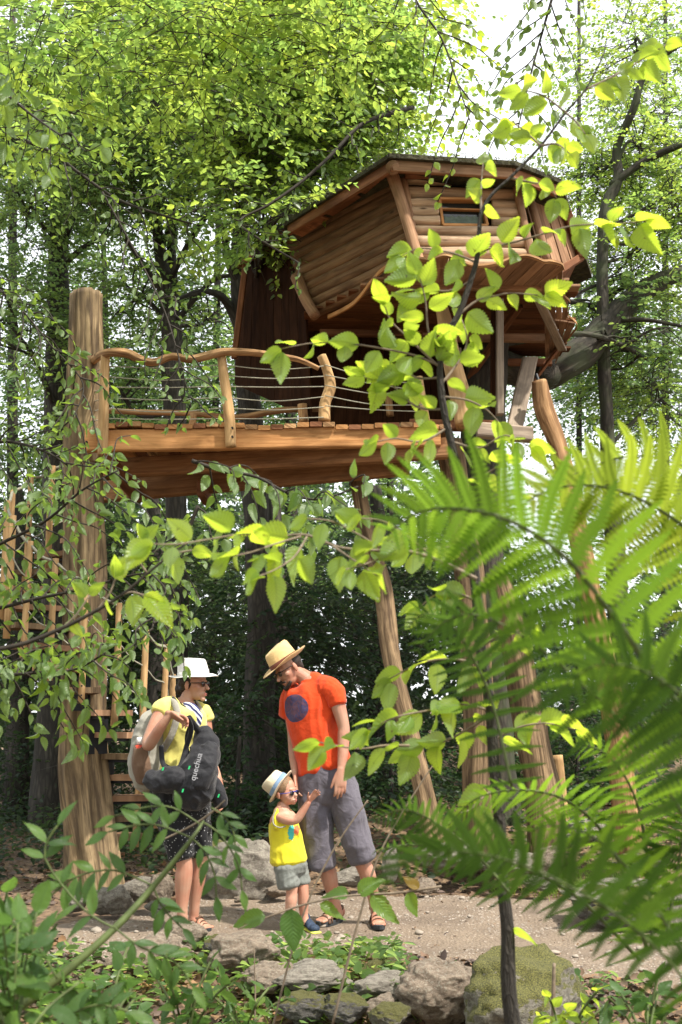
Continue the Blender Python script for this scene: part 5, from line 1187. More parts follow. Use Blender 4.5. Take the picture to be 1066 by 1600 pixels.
fuse('body', mb, .0042, SK_B, boy, 2)
TK, k1, k2, kcol = cloth('bright_yellow_cotton', (.68, .60, .03), (.60, .50, .02)); pcx = b_(459, 1298)
gk = nd(k1, 'NewGeometry'); sk_ = nd(k1, 'VectorMath', {0: gk.outputs['Position'], 1: tuple(pcx)}, operation='SUBTRACT'); xk = nd(k1, 'SeparateXYZ', {0: sk_.outputs[0]})
def spot(cx, cz, rx, rz): 
    a = nd(k1, 'Math', {0: nd(k1, 'Math', {0: nd(k1, 'Math', {0: xk.outputs[0], 1: cx}, operation='SUBTRACT').outputs[0], 1: rx}, operation='DIVIDE').outputs[0], 1: 2}, operation='POWER')
    b = nd(k1, 'Math', {0: nd(k1, 'Math', {0: nd(k1, 'Math', {0: xk.outputs[2], 1: cz}, operation='SUBTRACT').outputs[0], 1: rz}, operation='DIVIDE').outputs[0], 1: 2}, operation='POWER')
    sn = nd(k1, 'TexNoise', {'Vector': sk_.outputs[0], 'Scale': 90, 'Detail': 1}); c_ = nd(k1, 'Math', {0: a.outputs[0], 1: b.outputs[0]}, operation='ADD')
    d_ = nd(k1, 'Math', {0: sn.outputs[0], 1: 2.0, 2: c_.outputs[0]}, operation='MULTIPLY_ADD'); return nd(k1, 'Math', {0: d_.outputs[0], 1: 2.0}, operation='LESS_THAN').outputs[0]
kc = mixc(k1, spot(-.012, .0, .022, .052), kcol, (.06, .38, .34)); kc = mixc(k1, spot(.022, .008, .018, .03), kc, (.70, .16, .06)); k1.links.new(kc, k2.inputs['Base Color'])
mb = MB(); limb(mb, [(b_(442, 1284), .092, .085), (b_(445, 1300), .102, .09), (b_(449, 1325), .113, .102), (b_(451, 1345), .124, .115)], flat=True, sides=20)
limb(mb, [(b_(433, 1266, -.035), .014, .03), (b_(431, 1278, -.05), .02, .04), (b_(434, 1292, -.05), .03, .05)]); limb(mb, [(b_(452, 1266, .04), .014, .03), (b_(457, 1280, .03), .02, .04), (b_(456, 1292, .02), .03, .05)])
fuse('tank_top', mb, .006, TK, boy, 2, wr(12, .007, (1, 1, .6)))
strap('armhole_piping', [b_(432, 1264, -.075), b_(427, 1276, -.085), b_(428, 1288, -.115), b_(437, 1293, -.13), b_(446, 1291, -.12)], .004, BG, boy, .004)
SHB = cloth('grey_green_cotton', (.17, .18, .165), (.12, .13, .115), bs=.4)[0]; mb = MB()
limb(mb, [(b_(452, 1338), .098, .09), (b_(454, 1354), .112, .105)], sides=18); limb(mb, [(b_(446, 1354, -.045), .070, .075), (b_(451, 1384, -.05), .072, .075)], flat=True); limb(mb, [(b_(464, 1354, .04), .068, .07), (b_(470, 1380, .03), .066, .07)], flat=True)
fuse('shorts', mb, .006, SHB, boy, 2, wr(14, .006))
SHOE = plain('navy_shoe', (.03, .05, .09), .7, .4, 60, .3); YS = plain('yellow_sole', (.55, .60, .10), .6)
for (a, b) in (((448, 1447, .03), (462, 1450, -.08)), ((477, 1446, .06), (494, 1452, -.07))):
    h_, t_ = onground(b_(*a), .012), onground(b_(*b), .012); mb = MB(); foot(mb, h_+Vector((0, 0, .006)), t_, .85, False); limb(mb, [(h_+Vector((0, 0, .04)), .034, .036), (h_+Vector((0, 0, .066)), .034, .036)]); ell(mb, h_.lerp(t_, .85)+Vector((0, 0, .02)), (.036, .036, .026)); sh_ = fuse('shoe', mb, .005, SHOE, boy, 2)
    mb = MB(); d = (t_-h_).normalized(); limb(mb, [(h_-d*.01, .033, .010), (h_.lerp(t_, .5), .034, .010), (t_+d*.008, .037, .010)], side=(0, 0, 1)); mb.build('shoe_sole', YS, sh_, True)
hu = Vector((-.78, .10, .55)); hf = Vector((.50, -.25, .85))
hat(boy, bat(0, -.035, .045), hf, hu, .86, CSTRAW, BANDL, crown_h=.12, brim=.045, curl_b=.012, curl_f=.0, curl_s=.008, pinch=.012, name='cream_hat', cr=(.090, .100), band=.045)
shades(boy, bat, .84, FRB, y=.088, z=-.008, w_=.026)
s_, f_, u_ = frame(bf, bu); mb = MB(); ell(mb, bat(0, -.026, .045), (.079, .085, .082), (s_, f_, u_)); fuse('hair', mb, .006, HAIRL, boy, 1)
mb = MB(); ell(mb, bat(0, .093, -.06), (.015, .007, .004), (s_, f_, u_)); ell(mb, bat(0, .091, -.071), (.013, .007, .0045), (s_, f_, u_)); mb.build('lips', LIP, boy, True)
# ============================================================ foreground plants
def leaf_mesh(name, mat, seed, wid=.62, serr=.035, corr=.018, fold=.10, droop=.18, tip=1.0, cols=3, n=22, shape='ovate'):
    """blade from (0,0,0) to (0,1,0); uv.x = -1..1 across, uv.y = 0..1 along"""
    rr = random.Random(seed); vs = []; uvs = []; fs = []; bend = rr.uniform(-.06, .06); cup = fold*rr.uniform(.5, 1.5); dr = droop*rr.uniform(.3, 1.6); twist = rr.uniform(-.7, .7)
    for i in range(n+1):
        t = i/n
        if shape == 'ovate': h = wid*.5*(sin(pi*min(1, t**.72)))**.8*(1-.25*t)
        else: h = wid*.5*(sin(pi*t**.85))**1.0
        if i == 0 or i == n: h = .004
        h1 = h*(1+serr*(2 if i % 2 else -1)) if 0 < i < n else h
        for j in range(-cols, cols+1):
            a = j/cols; x = a*h1; y = t + (serr*.5 if abs(j) == cols and i % 2 else 0)
            yy = y-.0*abs(a); z = cup*abs(a)*h*1.4 - dr*t*t + corr*cos((t-.42*abs(a)*.9)*11*2*pi)*min(1, abs(a)*1.6)*.5 + .02*sin(t*5+a*3+seed)
            xx = x*cos(twist*t)-0*z + bend*sin(pi*t); zz = z+x*sin(twist*t)
            vs.append((xx, yy, zz)); uvs.append((a*.5 if shape == 'ovate' else a*.5, t))
    w_ = 2*cols+1
    for i in range(n):
        for j in range(2*cols): fs.append((i*w_+j, i*w_+j+1, (i+1)*w_+j+1, (i+1)*w_+j))
    me = bpy.data.meshes.new(name); me.from_pydata(vs, [], fs); l = me.uv_layers.new(name='UVMap')
    uv = np.array(uvs, dtype=np.float32); li = np.zeros(len(me.loops), dtype=np.int32); me.loops.foreach_get('vertex_index', li); l.data.foreach_set('uv', uv[li].ravel())
    me.polygons.foreach_set('use_smooth', [True]*len(me.polygons)); me.materials.append(mat); me.update(); return me
HAZ = [leaf_mesh('leaf', LF_HERO, s, wid=(.66, .80, .72, .86, .62, .76, .7, .82, .68, .74)[s], serr=.045+.004*(s % 4), droop=(.1, .3, .2, .45, .15, .35, .25, .1, .5, .2)[s], fold=(.1, .25, .4, .15, .05, .3, .2, .5, .1, .35)[s]) for s in range(10)]
HORN = [leaf_mesh('leaf', LF_LEFT, 20+s, wid=(.5, .62, .56, .66, .48, .6, .54, .64)[s], serr=.04, n=16, cols=2, droop=(.1, .3, .2, .45, .15, .35, .25, .5)[s], fold=(.1, .3, .45, .15, .05, .3, .2, .5)[s]) for s in range(8)]
BROAD = [leaf_mesh('leaf', LF_BROAD, 40+s, wid=.62, serr=.02, n=16, cols=2) for s in range(5)]
LANC = [leaf_mesh('leaflet', LF_BROAD, 60+s, wid=.36, serr=.05, n=18, cols=2, shape='lance') for s in range(5)]
YELL = leafmat('yellowing_leaf', (.28, .18, .03), (.42, .30, .04), isl=False, vein=True); YM_ = [leaf_mesh('leaf', YELL, 80, wid=.6)]
def place(me, p, fwd, nrm, size, parent, name='leaf', wscale=1.0):
    f = Vector(fwd).normalized(); n = Vector(nrm); n = (n-f*n.dot(f))
    if n.length < .05: n = f.orthogonal()
    n.normalize(); x = f.cross(n)
    m = Matrix((x*size*wscale, f*size, n*size)).transposed().to_4x4(); m.translation = p-worg(parent)
    o = bpy.data.objects.new(name, me); link(o, parent); o.matrix_local = m; return o
def spray(parent, pts, mesh, spacing, size, face=.55, twig=TWIG, tw=True, hang=.5, seed=1, skip=0.0, jitter=.35, name='leaf', maxn=400, upn=.7):
    """leaves left and right along a twig polyline (px,py,Y,rpx)"""
    rr = random.Random(seed); w_ = pp(pts)
    if tw: T('twig', w_, twig, parent, sides=6, sub=4)
    C = catmull(w_, 10); acc = spacing*.5; cnt = 0
    for i in range(1, len(C)):
        a, b = Vector(C[i-1][:3]), Vector(C[i][:3]); seg = (b-a).length; acc += seg
        while acc > spacing and cnt < maxn:
            acc -= spacing*rr.uniform(.8, 1.2); cnt += 1
            if rr.random() < skip: continue
            t = (b-a).normalized(); sd = t.cross(Vector((0, -1, 0))).normalized()*(1 if cnt % 2 else -1)
            f = (t*.55+sd*.7*rr.uniform(.5, 1.2)+Vector((rr.gauss(0, jitter), rr.gauss(0, jitter)-.15, rr.gauss(0, jitter)-hang))).normalized()
            nrm = Vector((rr.gauss(.15, jitter), face+rr.gauss(0, jitter), upn+rr.gauss(0, jitter)))
            s = size*rr.uniform(.65, 1.2)
            p = b+f*s*.12; place(mesh[rr.randrange(len(mesh))], p, f, nrm, s, parent, name)
    if tw:   # terminal leaf
        e = Vector(C[-1][:3]); t = (e-Vector(C[-3][:3])).normalized(); place(mesh[0], e, (t+Vector((0, 0, -.4))), (rr.gauss(0, .2), face, upn), size*.9, parent, name)
def stem(parent, pts, mat=BARKL, name='stem', sides=10): return T(name, pp(pts), mat, parent, sides=sides, sub=6, rough=.12)
# ---- 1 sapling with glowing leaves
hz_ = thing('hazel_sapling', 'slim sapling with glowing yellow green toothed leaves in front of the treehouse', 'sapling', tuple(P(800, 1640, 2.5)))
H = 2.5
stem(hz_, [(815, 1900, H, 14), (804, 1640, H, 12), (795, 1540, H, 11.5), (793, 1450, H, 10), (784, 1370, H, 9), (781, 1290, H, 9), (773, 1200, H, 9), (766, 1100, H, 8.5), (751, 1010, H, 8), (745, 930, H, 8.5), (735, 840, H, 8), (720, 755, H, 7), (700, 670, H, 6), (690, 615, H, 5.5), (688, 568, H, 5), (700, 520, H, 5), (717, 490, H, 5), (735, 440, H, 4.5), (745, 405, H, 4.3), (748, 375, H, 4), (752, 335, H, 3.5), (768, 305, H, 3), (797, 278, H, 2.8), (845, 228, H, 2.4), (884, 176, H, 2), (915, 140, H, 1.7), (942, 88, H, 1.3), (948, 60, H, 1)])
SZ = .069
tws = [([(752, 335), (752, 295), (755, 255)], .07, 2), ([(744, 410), (715, 398), (690, 392), (655, 388), (628, 400)], .045, 0), ([(735, 440), (700, 455), (660, 452), (640, 470)], .05, 0),
       ([(749, 393), (785, 383), (820, 374), (860, 362), (900, 352), (960, 350), (1010, 345)], .05, 0), ([(717, 492), (745, 470), (775, 462), (800, 458), (850, 462)], .055, 0),
       ([(687, 572), (650, 556), (600, 545), (545, 537), (490, 536), (440, 545)], .075, 0), ([(688, 575), (640, 530), (610, 500), (600, 470)], .05, 0), ([(695, 640), (650, 635), (610, 600), (570, 590)], .055, 0),
       ([(700, 668), (660, 690), (620, 685), (590, 690)], .055, 0), ([(706, 690), (750, 700), (790, 680), (830, 700)], .05, 0), ([(690, 600), (720, 560), (730, 530), (722, 500)], .05, 0), ([(692, 620), (730, 625), (760, 640), (780, 660)], .05, 0),
       ([(797, 278), (830, 285), (855, 290), (870, 310)], .045, 0), ([(845, 228), (870, 225), (890, 240)], .045, 0), ([(845, 228), (820, 205), (800, 190)], .05, 0), ([(884, 176), (900, 190), (915, 210)], .05, 0), ([(915, 140), (960, 118), (1000, 95), (1040, 70)], .06, 0), ([(884, 176), (850, 150), (815, 140)], .06, 0),
       ([(738, 860), (700, 855), (660, 858), (640, 862)], .07, 0), ([(746, 940), (710, 925), (680, 930), (655, 950)], .06, 0), ([(752, 1010), (790, 990), (830, 985)], .07, 0), ([(756, 1040), (710, 1030), (660, 1035), (610, 1060)], .055, 0),
       ([(765, 1110), (720, 1100), (670, 1110), (620, 1120), (575, 1140)], .045, 0), ([(765, 1118), (730, 1140), (690, 1160), (640, 1170)], .05, 0), ([(770, 1160), (800, 1140), (850, 1130), (900, 1140)], .055, 0), ([(776, 1230), (750, 1250), (735, 1265), (720, 1270)], .06, 0),
       ([(640, 1165), (600, 1165), (560, 1170), (500, 1160)], .06, 0), ([(787, 1450), (800, 1452)], .2, 0), ([(690, 590), (650, 590), (625, 570), (600, 575)], .045, 0), ([(720, 755), (760, 740), (790, 720)], .06, 0), ([(688, 560), (670, 520), (665, 470), (655, 430)], .045, 0)]
for i, (pl, sp__, _) in enumerate(tws):
    n = len(pl); dY = R.uniform(-.12, .12)
    spray(hz_, [(x, y, H+dY*(k/(n-1)), 2.2-1.2*k/(n-1)) for k, (x, y) in enumerate(pl)], HAZ, sp__*.54, SZ, seed=100+i, hang=.45, face=.6)
# ---- 2 branch across the middle with big leaves
mbz = thing('hazel_branch', 'thin branch with big corrugated leaves crossing the middle above the heads', 'branch', tuple(P(735, 870, 2.2)))
Hm = 2.15
stem(mbz, [(745, 905, Hm, 4), (690, 878, Hm, 3.5), (640, 862, Hm, 3), (585, 860, Hm, 2.5), (530, 855, Hm, 2.2), (480, 836, Hm, 2), (440, 838, Hm, 1.8)], TWIG, 'twig')
for i, (pl, s, spc) in enumerate((([(600, 860), (560, 835), (520, 815), (480, 810)], .06, .05), ([(520, 853), (560, 880), (590, 900)], .065, .05), ([(470, 838), (430, 850), (395, 862), (360, 870)], .08, .04), ([(480, 838), (460, 870), (430, 890), (405, 900)], .072, .045), ([(680, 875), (640, 840), (600, 815), (565, 810)], .06, .05), ([(440, 838), (380, 835), (330, 842), (280, 850), (240, 850)], .07, .045), ([(620, 862), (575, 880), (540, 890)], .06, .05))):
    n = len(pl); spray(mbz, [(x, y, Hm-.15*k/(n-1), 1.8-.8*k/(n-1)) for k, (x, y) in enumerate(pl)], HAZ, spc, s, seed=200+i, hang=.6, face=.8)
lb = thing('hazel_branch', 'dark twig with bright leaves reaching in from the left past the post', 'branch', tuple(P(-20, 1015, 2.4)))
stem(lb, [(-40, 1020, 2.4, 4), (30, 1008, 2.4, 3.8), (90, 985, 2.4, 3.4), (140, 960, 2.4, 3), (190, 930, 2.4, 2.5), (250, 880, 2.4, 2), (290, 850, 2.4, 1.6)], DTWIG, 'twig')
for i, (pl, s, spc) in enumerate((([(190, 930), (205, 925), (225, 930)], .085, .03), ([(150, 955), (170, 930), (180, 905)], .07, .05), ([(230, 895), (215, 870), (225, 845)], .055, .05), ([(250, 880), (275, 865), (300, 860)], .06, .05), ([(95, 983), (120, 960), (140, 930)], .05, .05))):
    n = len(pl); spray(lb, [(x, y, 2.4, 1.5) for x, y in pl], HAZ, spc, s, seed=240+i, hang=.6, face=.8, upn=.4)
# ---- 3 leafy hornbeam branches at the left
def leafy(name, label, spine, subs, mesh, size, spc, seed, hang=.6, r=3.5, mat=DTWIG, cat='branch', upn=.5, maxn=290):
    t = thing(name, label, cat, tuple(P(spine[0][0], spine[0][1], spine[0][2]))); n = len(spine)
    stem(t, [(x, y, Y, r*(1-.6*i/(n-1))) for i, (x, y, Y) in enumerate(spine)], mat, 'twig', 7)
    per = max(1, maxn//max(1, len(subs)))
    for i, pl in enumerate(subs):
        m = len(pl); Y0 = min(spine, key=lambda s: (s[0]-pl[0][0])**2+(s[1]-pl[0][1])**2)[2]; d = R.uniform(-.35, .35)
        spray(t, [(x, y, Y0+d*k/(m-1), 1.5-.8*k/(m-1)) for k, (x, y) in enumerate(pl)], mesh, spc, size, seed=seed+i, hang=hang, twig=mat, maxn=per, upn=upn)
    return t
def gensubs(spine, n, L, seed, down=.5, spread=1.0):
    rr = random.Random(seed); out = []
    C = catmull(spine, 12)
    for k in range(n):
        c = C[int((k+.5)/n*(len(C)-1))]; a = rr.uniform(-1.2, 1.2)*spread; sg = 1 if k % 2 else -1
        i = min(len(C)-2, int((k+.5)/n*(len(C)-1))); tx, ty = C[i+1][0]-C[i][0], C[i+1][1]-C[i][1]; h = math.hypot(tx, ty)+1e-6; tx, ty = tx/h, ty/h
        dx, dy = tx*.7-ty*sg*.8, ty*.7+tx*sg*.8; l = L*rr.uniform(.6, 1.3); pts = [(c[0], c[1])]
        for q in (1, 2, 3): pts.append((c[0]+dx*l*q/3+rr.gauss(0, 6), c[1]+dy*l*q/3+down*l*(q/3)**1.6+rr.gauss(0, 6)))
        out.append(pts)
    return out
s1 = [(-60, 880, 4.1), (0, 850, 4.1), (70, 815, 4.0), (130, 765, 3.9), (185, 735, 3.8)]
leafy('hornbeam_branch', 'leafy branch hanging over the upper flight of the spiral stair', s1, gensubs(s1, 20, 95, 1), HORN, .052, .036, 300)
s2 = [(-60, 960, 4.0), (0, 950, 4.0), (60, 935, 3.9), (130, 920, 3.8), (200, 900, 3.7), (240, 895, 3.6)]
leafy('hornbeam_branch', 'leafy branch crossing in front of the middle of the trunk post', s2, gensubs(s2, 20, 90, 2), HORN, .052, .036, 330)
s3 = [(-60, 1060, 3.7), (10, 1055, 3.7), (70, 1050, 3.6), (120, 1045, 3.6), (165, 1020, 3.5)]
leafy('hornbeam_branch', 'lowest drooping leafy branch at the left edge beside the stair', s3, gensubs(s3, 20, 80, 3), HORN, .055, .034, 360)
s4 = [(-60, 700, 5.2), (10, 690, 5.2), (70, 705, 5.0), (110, 730, 5.0)]
leafy('hornbeam_branch', 'leafy branch beside the upper part of the trunk post', s4, gensubs(s4, 16, 85, 4), HORN, .056, .04, 400)
s5 = [(310, 790, 4.4), (285, 850, 4.4), (262, 900, 4.3), (245, 950, 4.3), (238, 985, 4.2)]
leafy('hornbeam_branch', 'hanging leafy spray between trunk post and man above the white hat', s5, gensubs(s5, 16, 60, 5, .3), HORN, .050, .036, 430)
s6 = [(300, 720, 3.6), (345, 735, 3.6), (400, 745, 3.6), (450, 770, 3.5), (500, 780, 3.5), (560, 760, 3.5)]
leafy('hornbeam_branch', 'thin twig of pale hanging leaves just below the walkway beams', s6, gensubs(s6, 11, 65, 6, .9), HORN, .066, .045, 460, hang=1.0)
s7 = [(160, 300, 6.0), (215, 400, 6.0), (255, 480, 5.9), (280, 560, 5.8), (300, 640, 5.8)]
leafy('beech_spray', 'long trailing spray of small leaves hanging past the handrail', s7, gensubs(s7, 18, 55, 7, .5), HORN, .056, .05, 490, r=2)
s8 = [(-40, 420, 5.5), (30, 480, 5.5), (80, 540, 5.5), (130, 600, 5.5), (110, 660, 5.4)]
leafy('beech_spray', 'trailing spray of leaves hanging over the top of the trunk post', s8, gensubs(s8, 20, 65, 8, .6), HORN, .058, .042, 520, r=2)
s9 = [(-50, 110, 3.4), (0, 140, 3.4), (50, 180, 3.4), (100, 215, 3.3)]
leafy('hornbeam_branch', 'shiny dark leaved branch tip in the upper left corner', s9, gensubs(s9, 9, 60, 9, .5), HORN, .07, .05, 550)
s10 = [(880, -60, 6.5), (862, 0, 6.5), (845, 60, 6.5), (826, 130, 6.4), (810, 200, 6.3)]
leafy('beech_spray', 'leafy branch hanging from the top against the white sky', s10, gensubs(s10, 16, 75, 10, .5), HORN, .075, .06, 580, r=3)
s11 = [(640, -60, 7), (650, 0, 7), (690, 60, 7), (715, 130, 6.9), (735, 190, 6.8)]
leafy('beech_spray', 'sunlit drooping spray between canopy and white sky above the roof', s11, gensubs(s11, 14, 75, 11, .5), HAZ, .07, .065, 610, r=2.5)
# long dark overhead boughs of the beech with near leaves
s12 = [(-60, 180, 8.5), (0, 208, 8.5), (70, 232, 8.4), (130, 275, 8.3), (185, 312, 8.2), (250, 335, 8), (300, 350, 8)]
leafy('beech_bough', 'dark bough crossing the upper left canopy', s12, gensubs(s12, 18, 75, 12, .3), HORN, .068, .055, 640, r=4)
s13 = [(645, 168, 9.5), (600, 180, 9.2), (560, 198, 9), (520, 240, 8.9), (470, 285, 8.8), (420, 320, 8.7), (375, 345, 8.6), (400, 370, 8.5), (470, 412, 8.4)]
leafy('beech_bough', 'curving dark bough ending before the left eave of the treehouse', s13, gensubs(s13, 16, 45, 13, .2), HORN, .07, .05, 670, r=4)

# ---- 4 ferns
def pinna_mesh(mat, seed):
    rr = random.Random(seed); n = 17; vs = []; fs = []
    for i in range(n+1):
        t = i/n; z = -.10*t*t+.0; vs.append((.02*sin(t*4+seed), t, z))
    for i in range(n):       # pinnules: pairs of short toothed lobes joined to the midrib
        t0, t1 = i/n, (i+1)/n; tm = (t0+t1)/2
        h = .115*(1-tm)**.55*(min(1, (tm+.05)*6))**.5*rr.uniform(.9, 1.08)
        for sg in (-1, 1):
            b = len(vs); z = -.10*tm*tm; x0 = .02*sin(tm*4+seed); sw_ = .30*h
            vs += [(x0, t0, z), (x0+sg*h*.5, t0+sw_*.5, z+.010), (x0+sg*h, t0+sw_+.012, z-.004), (x0+sg*h*.94, t0+(t1-t0)*.50+sw_, z-.004), (x0+sg*h*.45, t0+(t1-t0)*.86+sw_*.5, z+.010), (x0, t1, z)]
            fs.append((b, b+1, b+4, b+5) if sg > 0 else (b+5, b+4, b+1, b)); fs.append((b+1, b+2, b+3, b+4) if sg > 0 else (b+4, b+3, b+2, b+1))
    me = bpy.data.meshes.new('pinna'); me.from_pydata(vs, [], fs); me.materials.append(mat)
    l = me.uv_layers.new(name='UVMap'); me.update(); return me
PIN = {k: [pinna_mesh(m, s) for s in range(4)] for k, m in (('g', LF_FERN), ('d', LF_FERND), ('y', LF_FERNY))}
def frond(plant, pts, nrm, lmax, n, kind='g', prof=None, seed=0, r=3.0, lean=.35, sides=(1, 1), wid=1.0, sag=.15, kx=None):
    """pts (px,py,Y) from base to tip"""
    rr = random.Random(seed); fo = T('frond', pp([(x, y, Y, r*(1-.75*i/(len(pts)-1))) for i, (x, y, Y) in enumerate(pts)]), STEMG, plant, sides=6, sub=6)
    C = [Vector(c[:3]) for c in catmull([tuple(P(*q)) for q in pts], 12)]; nrm = Vector(nrm).normalized(); m = len(C)-1
    for i in range(n):
        f = (i+.5)/n; k = min(m-1, int(f*m)); p = C[k].lerp(C[k+1], f*m-k); t = (C[k+1]-C[k]).normalized()
        s = t.cross(nrm).normalized(); L = lmax*(prof(f) if prof else (min(1, .55+f*1.6)*(1-f)**.62*1.12+.04))
        for q, sg in enumerate((1, -1)):
            if not sides[q]: continue
            d = (s*sg+t*(lean+.25*f)+Vector((rr.gauss(0, .05), rr.gauss(0, .05), rr.gauss(-sag, .07)))).normalized()
            l = L*rr.uniform(.9, 1.08)*sides[q]
            place(PIN[kind][rr.randrange(4)], p, d, nrm+Vector((rr.gauss(0, .18), rr.gauss(0, .18), rr.gauss(0, .18))), l, fo, 'pinna', wid)
    return fo
f1 = thing('bracken_fern', 'huge out of focus fern arching up across the right side with bright pinnae', 'fern', tuple(P(1250, 1700, 1.5)))
frond(f1, [(1330, 1500, 1.45), (1160, 1230, 1.4), (1040, 1075, 1.38), (960, 965, 1.36), (885, 872, 1.34), (800, 815, 1.34), (720, 795, 1.36), (655, 800, 1.4), (610, 830, 1.45)], (.2, .9, .55), .165, 26, 'g', seed=1, r=6, prof=lambda f: min(1, .5+1.3*f)*(1-f)**.5*1.05+.05, wid=1.3)
frond(f1, [(1350, 1200, 1.7), (1200, 960, 1.66), (1100, 850, 1.64), (1020, 790, 1.62), (940, 760, 1.62), (860, 765, 1.64), (800, 800, 1.66)], (.1, .9, .6), .155, 25, 'y', seed=2, r=4, wid=1.4)
frond(f1, [(1400, 1020, 1.9), (1200, 830, 1.85), (1100, 745, 1.82), (1000, 712, 1.8), (900, 740, 1.8), (830, 790, 1.8)], (-.1, .9, .6), .13, 22, 'y', seed=3, r=3, wid=1.4)
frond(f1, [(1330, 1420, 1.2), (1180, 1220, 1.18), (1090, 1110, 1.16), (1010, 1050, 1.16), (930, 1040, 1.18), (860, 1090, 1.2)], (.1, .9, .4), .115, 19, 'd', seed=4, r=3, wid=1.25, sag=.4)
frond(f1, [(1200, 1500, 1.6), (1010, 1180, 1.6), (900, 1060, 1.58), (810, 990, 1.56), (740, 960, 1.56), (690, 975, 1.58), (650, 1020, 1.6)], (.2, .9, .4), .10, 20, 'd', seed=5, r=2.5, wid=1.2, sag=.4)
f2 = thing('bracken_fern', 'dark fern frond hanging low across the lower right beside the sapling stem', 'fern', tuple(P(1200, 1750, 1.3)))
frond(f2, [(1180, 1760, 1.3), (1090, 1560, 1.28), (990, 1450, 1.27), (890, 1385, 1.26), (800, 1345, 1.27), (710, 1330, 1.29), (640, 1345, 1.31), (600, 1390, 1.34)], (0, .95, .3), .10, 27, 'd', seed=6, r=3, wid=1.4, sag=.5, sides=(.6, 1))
frond(f2, [(1150, 1650, 1.5), (1060, 1480, 1.48), (1000, 1380, 1.47), (930, 1310, 1.46), (860, 1290, 1.46), (800, 1310, 1.48)], (0, .9, .45), .08, 20, 'g', seed=7, r=3, wid=1.2, sag=.4)
f3 = thing('bracken_fern', 'mid distance bright green fern behind the sapling stem on the right', 'fern', tuple(P(1000, 1480, 2.3)))
frond(f3, [(1010, 1480, 2.3), (960, 1330, 2.3), (900, 1260, 2.25), (830, 1235, 2.2), (750, 1245, 2.2), (700, 1290, 2.2)], (0, .6, .8), .12, 28, 'g', seed=8, r=3)
frond(f3, [(1020, 1480, 2.3), (1010, 1330, 2.3), (990, 1240, 2.25), (950, 1180, 2.2), (900, 1160, 2.2)], (0, .7, .6), .12, 24, 'g', seed=9, r=3)
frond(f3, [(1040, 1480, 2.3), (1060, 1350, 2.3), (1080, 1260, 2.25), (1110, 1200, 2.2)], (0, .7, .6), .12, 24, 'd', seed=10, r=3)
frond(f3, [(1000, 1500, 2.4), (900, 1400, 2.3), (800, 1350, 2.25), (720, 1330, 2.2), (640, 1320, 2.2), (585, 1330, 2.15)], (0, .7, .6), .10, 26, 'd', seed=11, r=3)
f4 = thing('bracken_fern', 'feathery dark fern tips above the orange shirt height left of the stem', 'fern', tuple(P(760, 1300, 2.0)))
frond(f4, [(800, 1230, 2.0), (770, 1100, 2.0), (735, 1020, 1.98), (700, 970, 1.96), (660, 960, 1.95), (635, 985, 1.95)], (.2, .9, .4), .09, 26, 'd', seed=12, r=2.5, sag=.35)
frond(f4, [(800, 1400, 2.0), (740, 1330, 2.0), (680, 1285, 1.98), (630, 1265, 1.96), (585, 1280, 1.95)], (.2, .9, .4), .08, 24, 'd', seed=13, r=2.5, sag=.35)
# ---- 5 herbs in the lower left
e1 = thing('elder_sapling', 'green stemmed sapling with compound leaves leaning in front of the trunk post', 'sapling', tuple(P(-20, 1620, 2.2)))
stem(e1, [(-60, 1680, 2.2, 8), (0, 1600, 2.2, 7.5), (90, 1530, 2.2, 6.5), (180, 1450, 2.25, 5.5), (240, 1385, 2.3, 4.5), (300, 1310, 2.3, 3), (318, 1283, 2.35, 1.6)], STEMG, 'stem')
def compound(t, pl, Y, size, n, seed, mesh=LANC):
    rr = random.Random(seed); C = catmull([tuple(P(x, y, Y)) for x, y in pl], 8); m = len(C)-1
    T('leaf_stalk', [(*c, .002) for c in C[::4]]+[(*C[-1], .0012)], STEMG, t, sides=5, sub=2)
    for i in range(n):
        f = .25+.72*(i/n); k = min(m-1, int(f*m)); p = Vector(C[k]); tg = (Vector(C[k+1])-Vector(C[k])).normalized(); sd = tg.cross(Vector((0, -1, .2))).normalized()
        for sg in (-1, 1): place(mesh[rr.randrange(len(mesh))], p, tg*.6+sd*sg*.8+Vector((rr.gauss(0, .12), -.1, -.25+rr.gauss(0, .12))), (rr.gauss(0, .25), -.6, .6), size*rr.uniform(.8, 1.15)*(1-.2*abs(f-.5)), t, 'leaflet')
    place(mesh[0], Vector(C[-1]), tg+Vector((0, 0, -.2)), (0, -.6, .6), size, t, 'leaflet')
for i, (pl, Y, s, n) in enumerate((([(300, 1310), (250, 1290), (210, 1290), (170, 1300)], 2.3, .055, 4), ([(300, 1310), (320, 1330), (335, 1365), (338, 1400)], 2.3, .052, 3), ([(315, 1290), (270, 1262), (225, 1262), (180, 1275)], 2.35, .05, 3), ([(240, 1385), (180, 1360), (120, 1370), (80, 1400)], 2.3, .056, 5), ([(240, 1385), (250, 1410), (265, 1430), (285, 1450)], 2.3, .05, 3), ([(180, 1450), (130, 1420), (70, 1340), (90, 1290)], 2.1, .056, 5),
                                   ([(180, 1450), (220, 1480), (270, 1500), (300, 1540)], 2.2, .055, 4), ([(330, 1262), (350, 1275), (365, 1300), (368, 1330)], 2.4, .045, 3), ([(90, 1530), (60, 1480), (20, 1440), (-20, 1430)], 2.1, .06, 5), ([(0, 1600), (90, 1590), (150, 1570), (200, 1580)], 2.0, .055, 5), ([(318, 1285), (345, 1305), (372, 1350), (378, 1390)], 2.3, .045, 3))):
    compound(e1, pl, Y, s, n, 700+i)
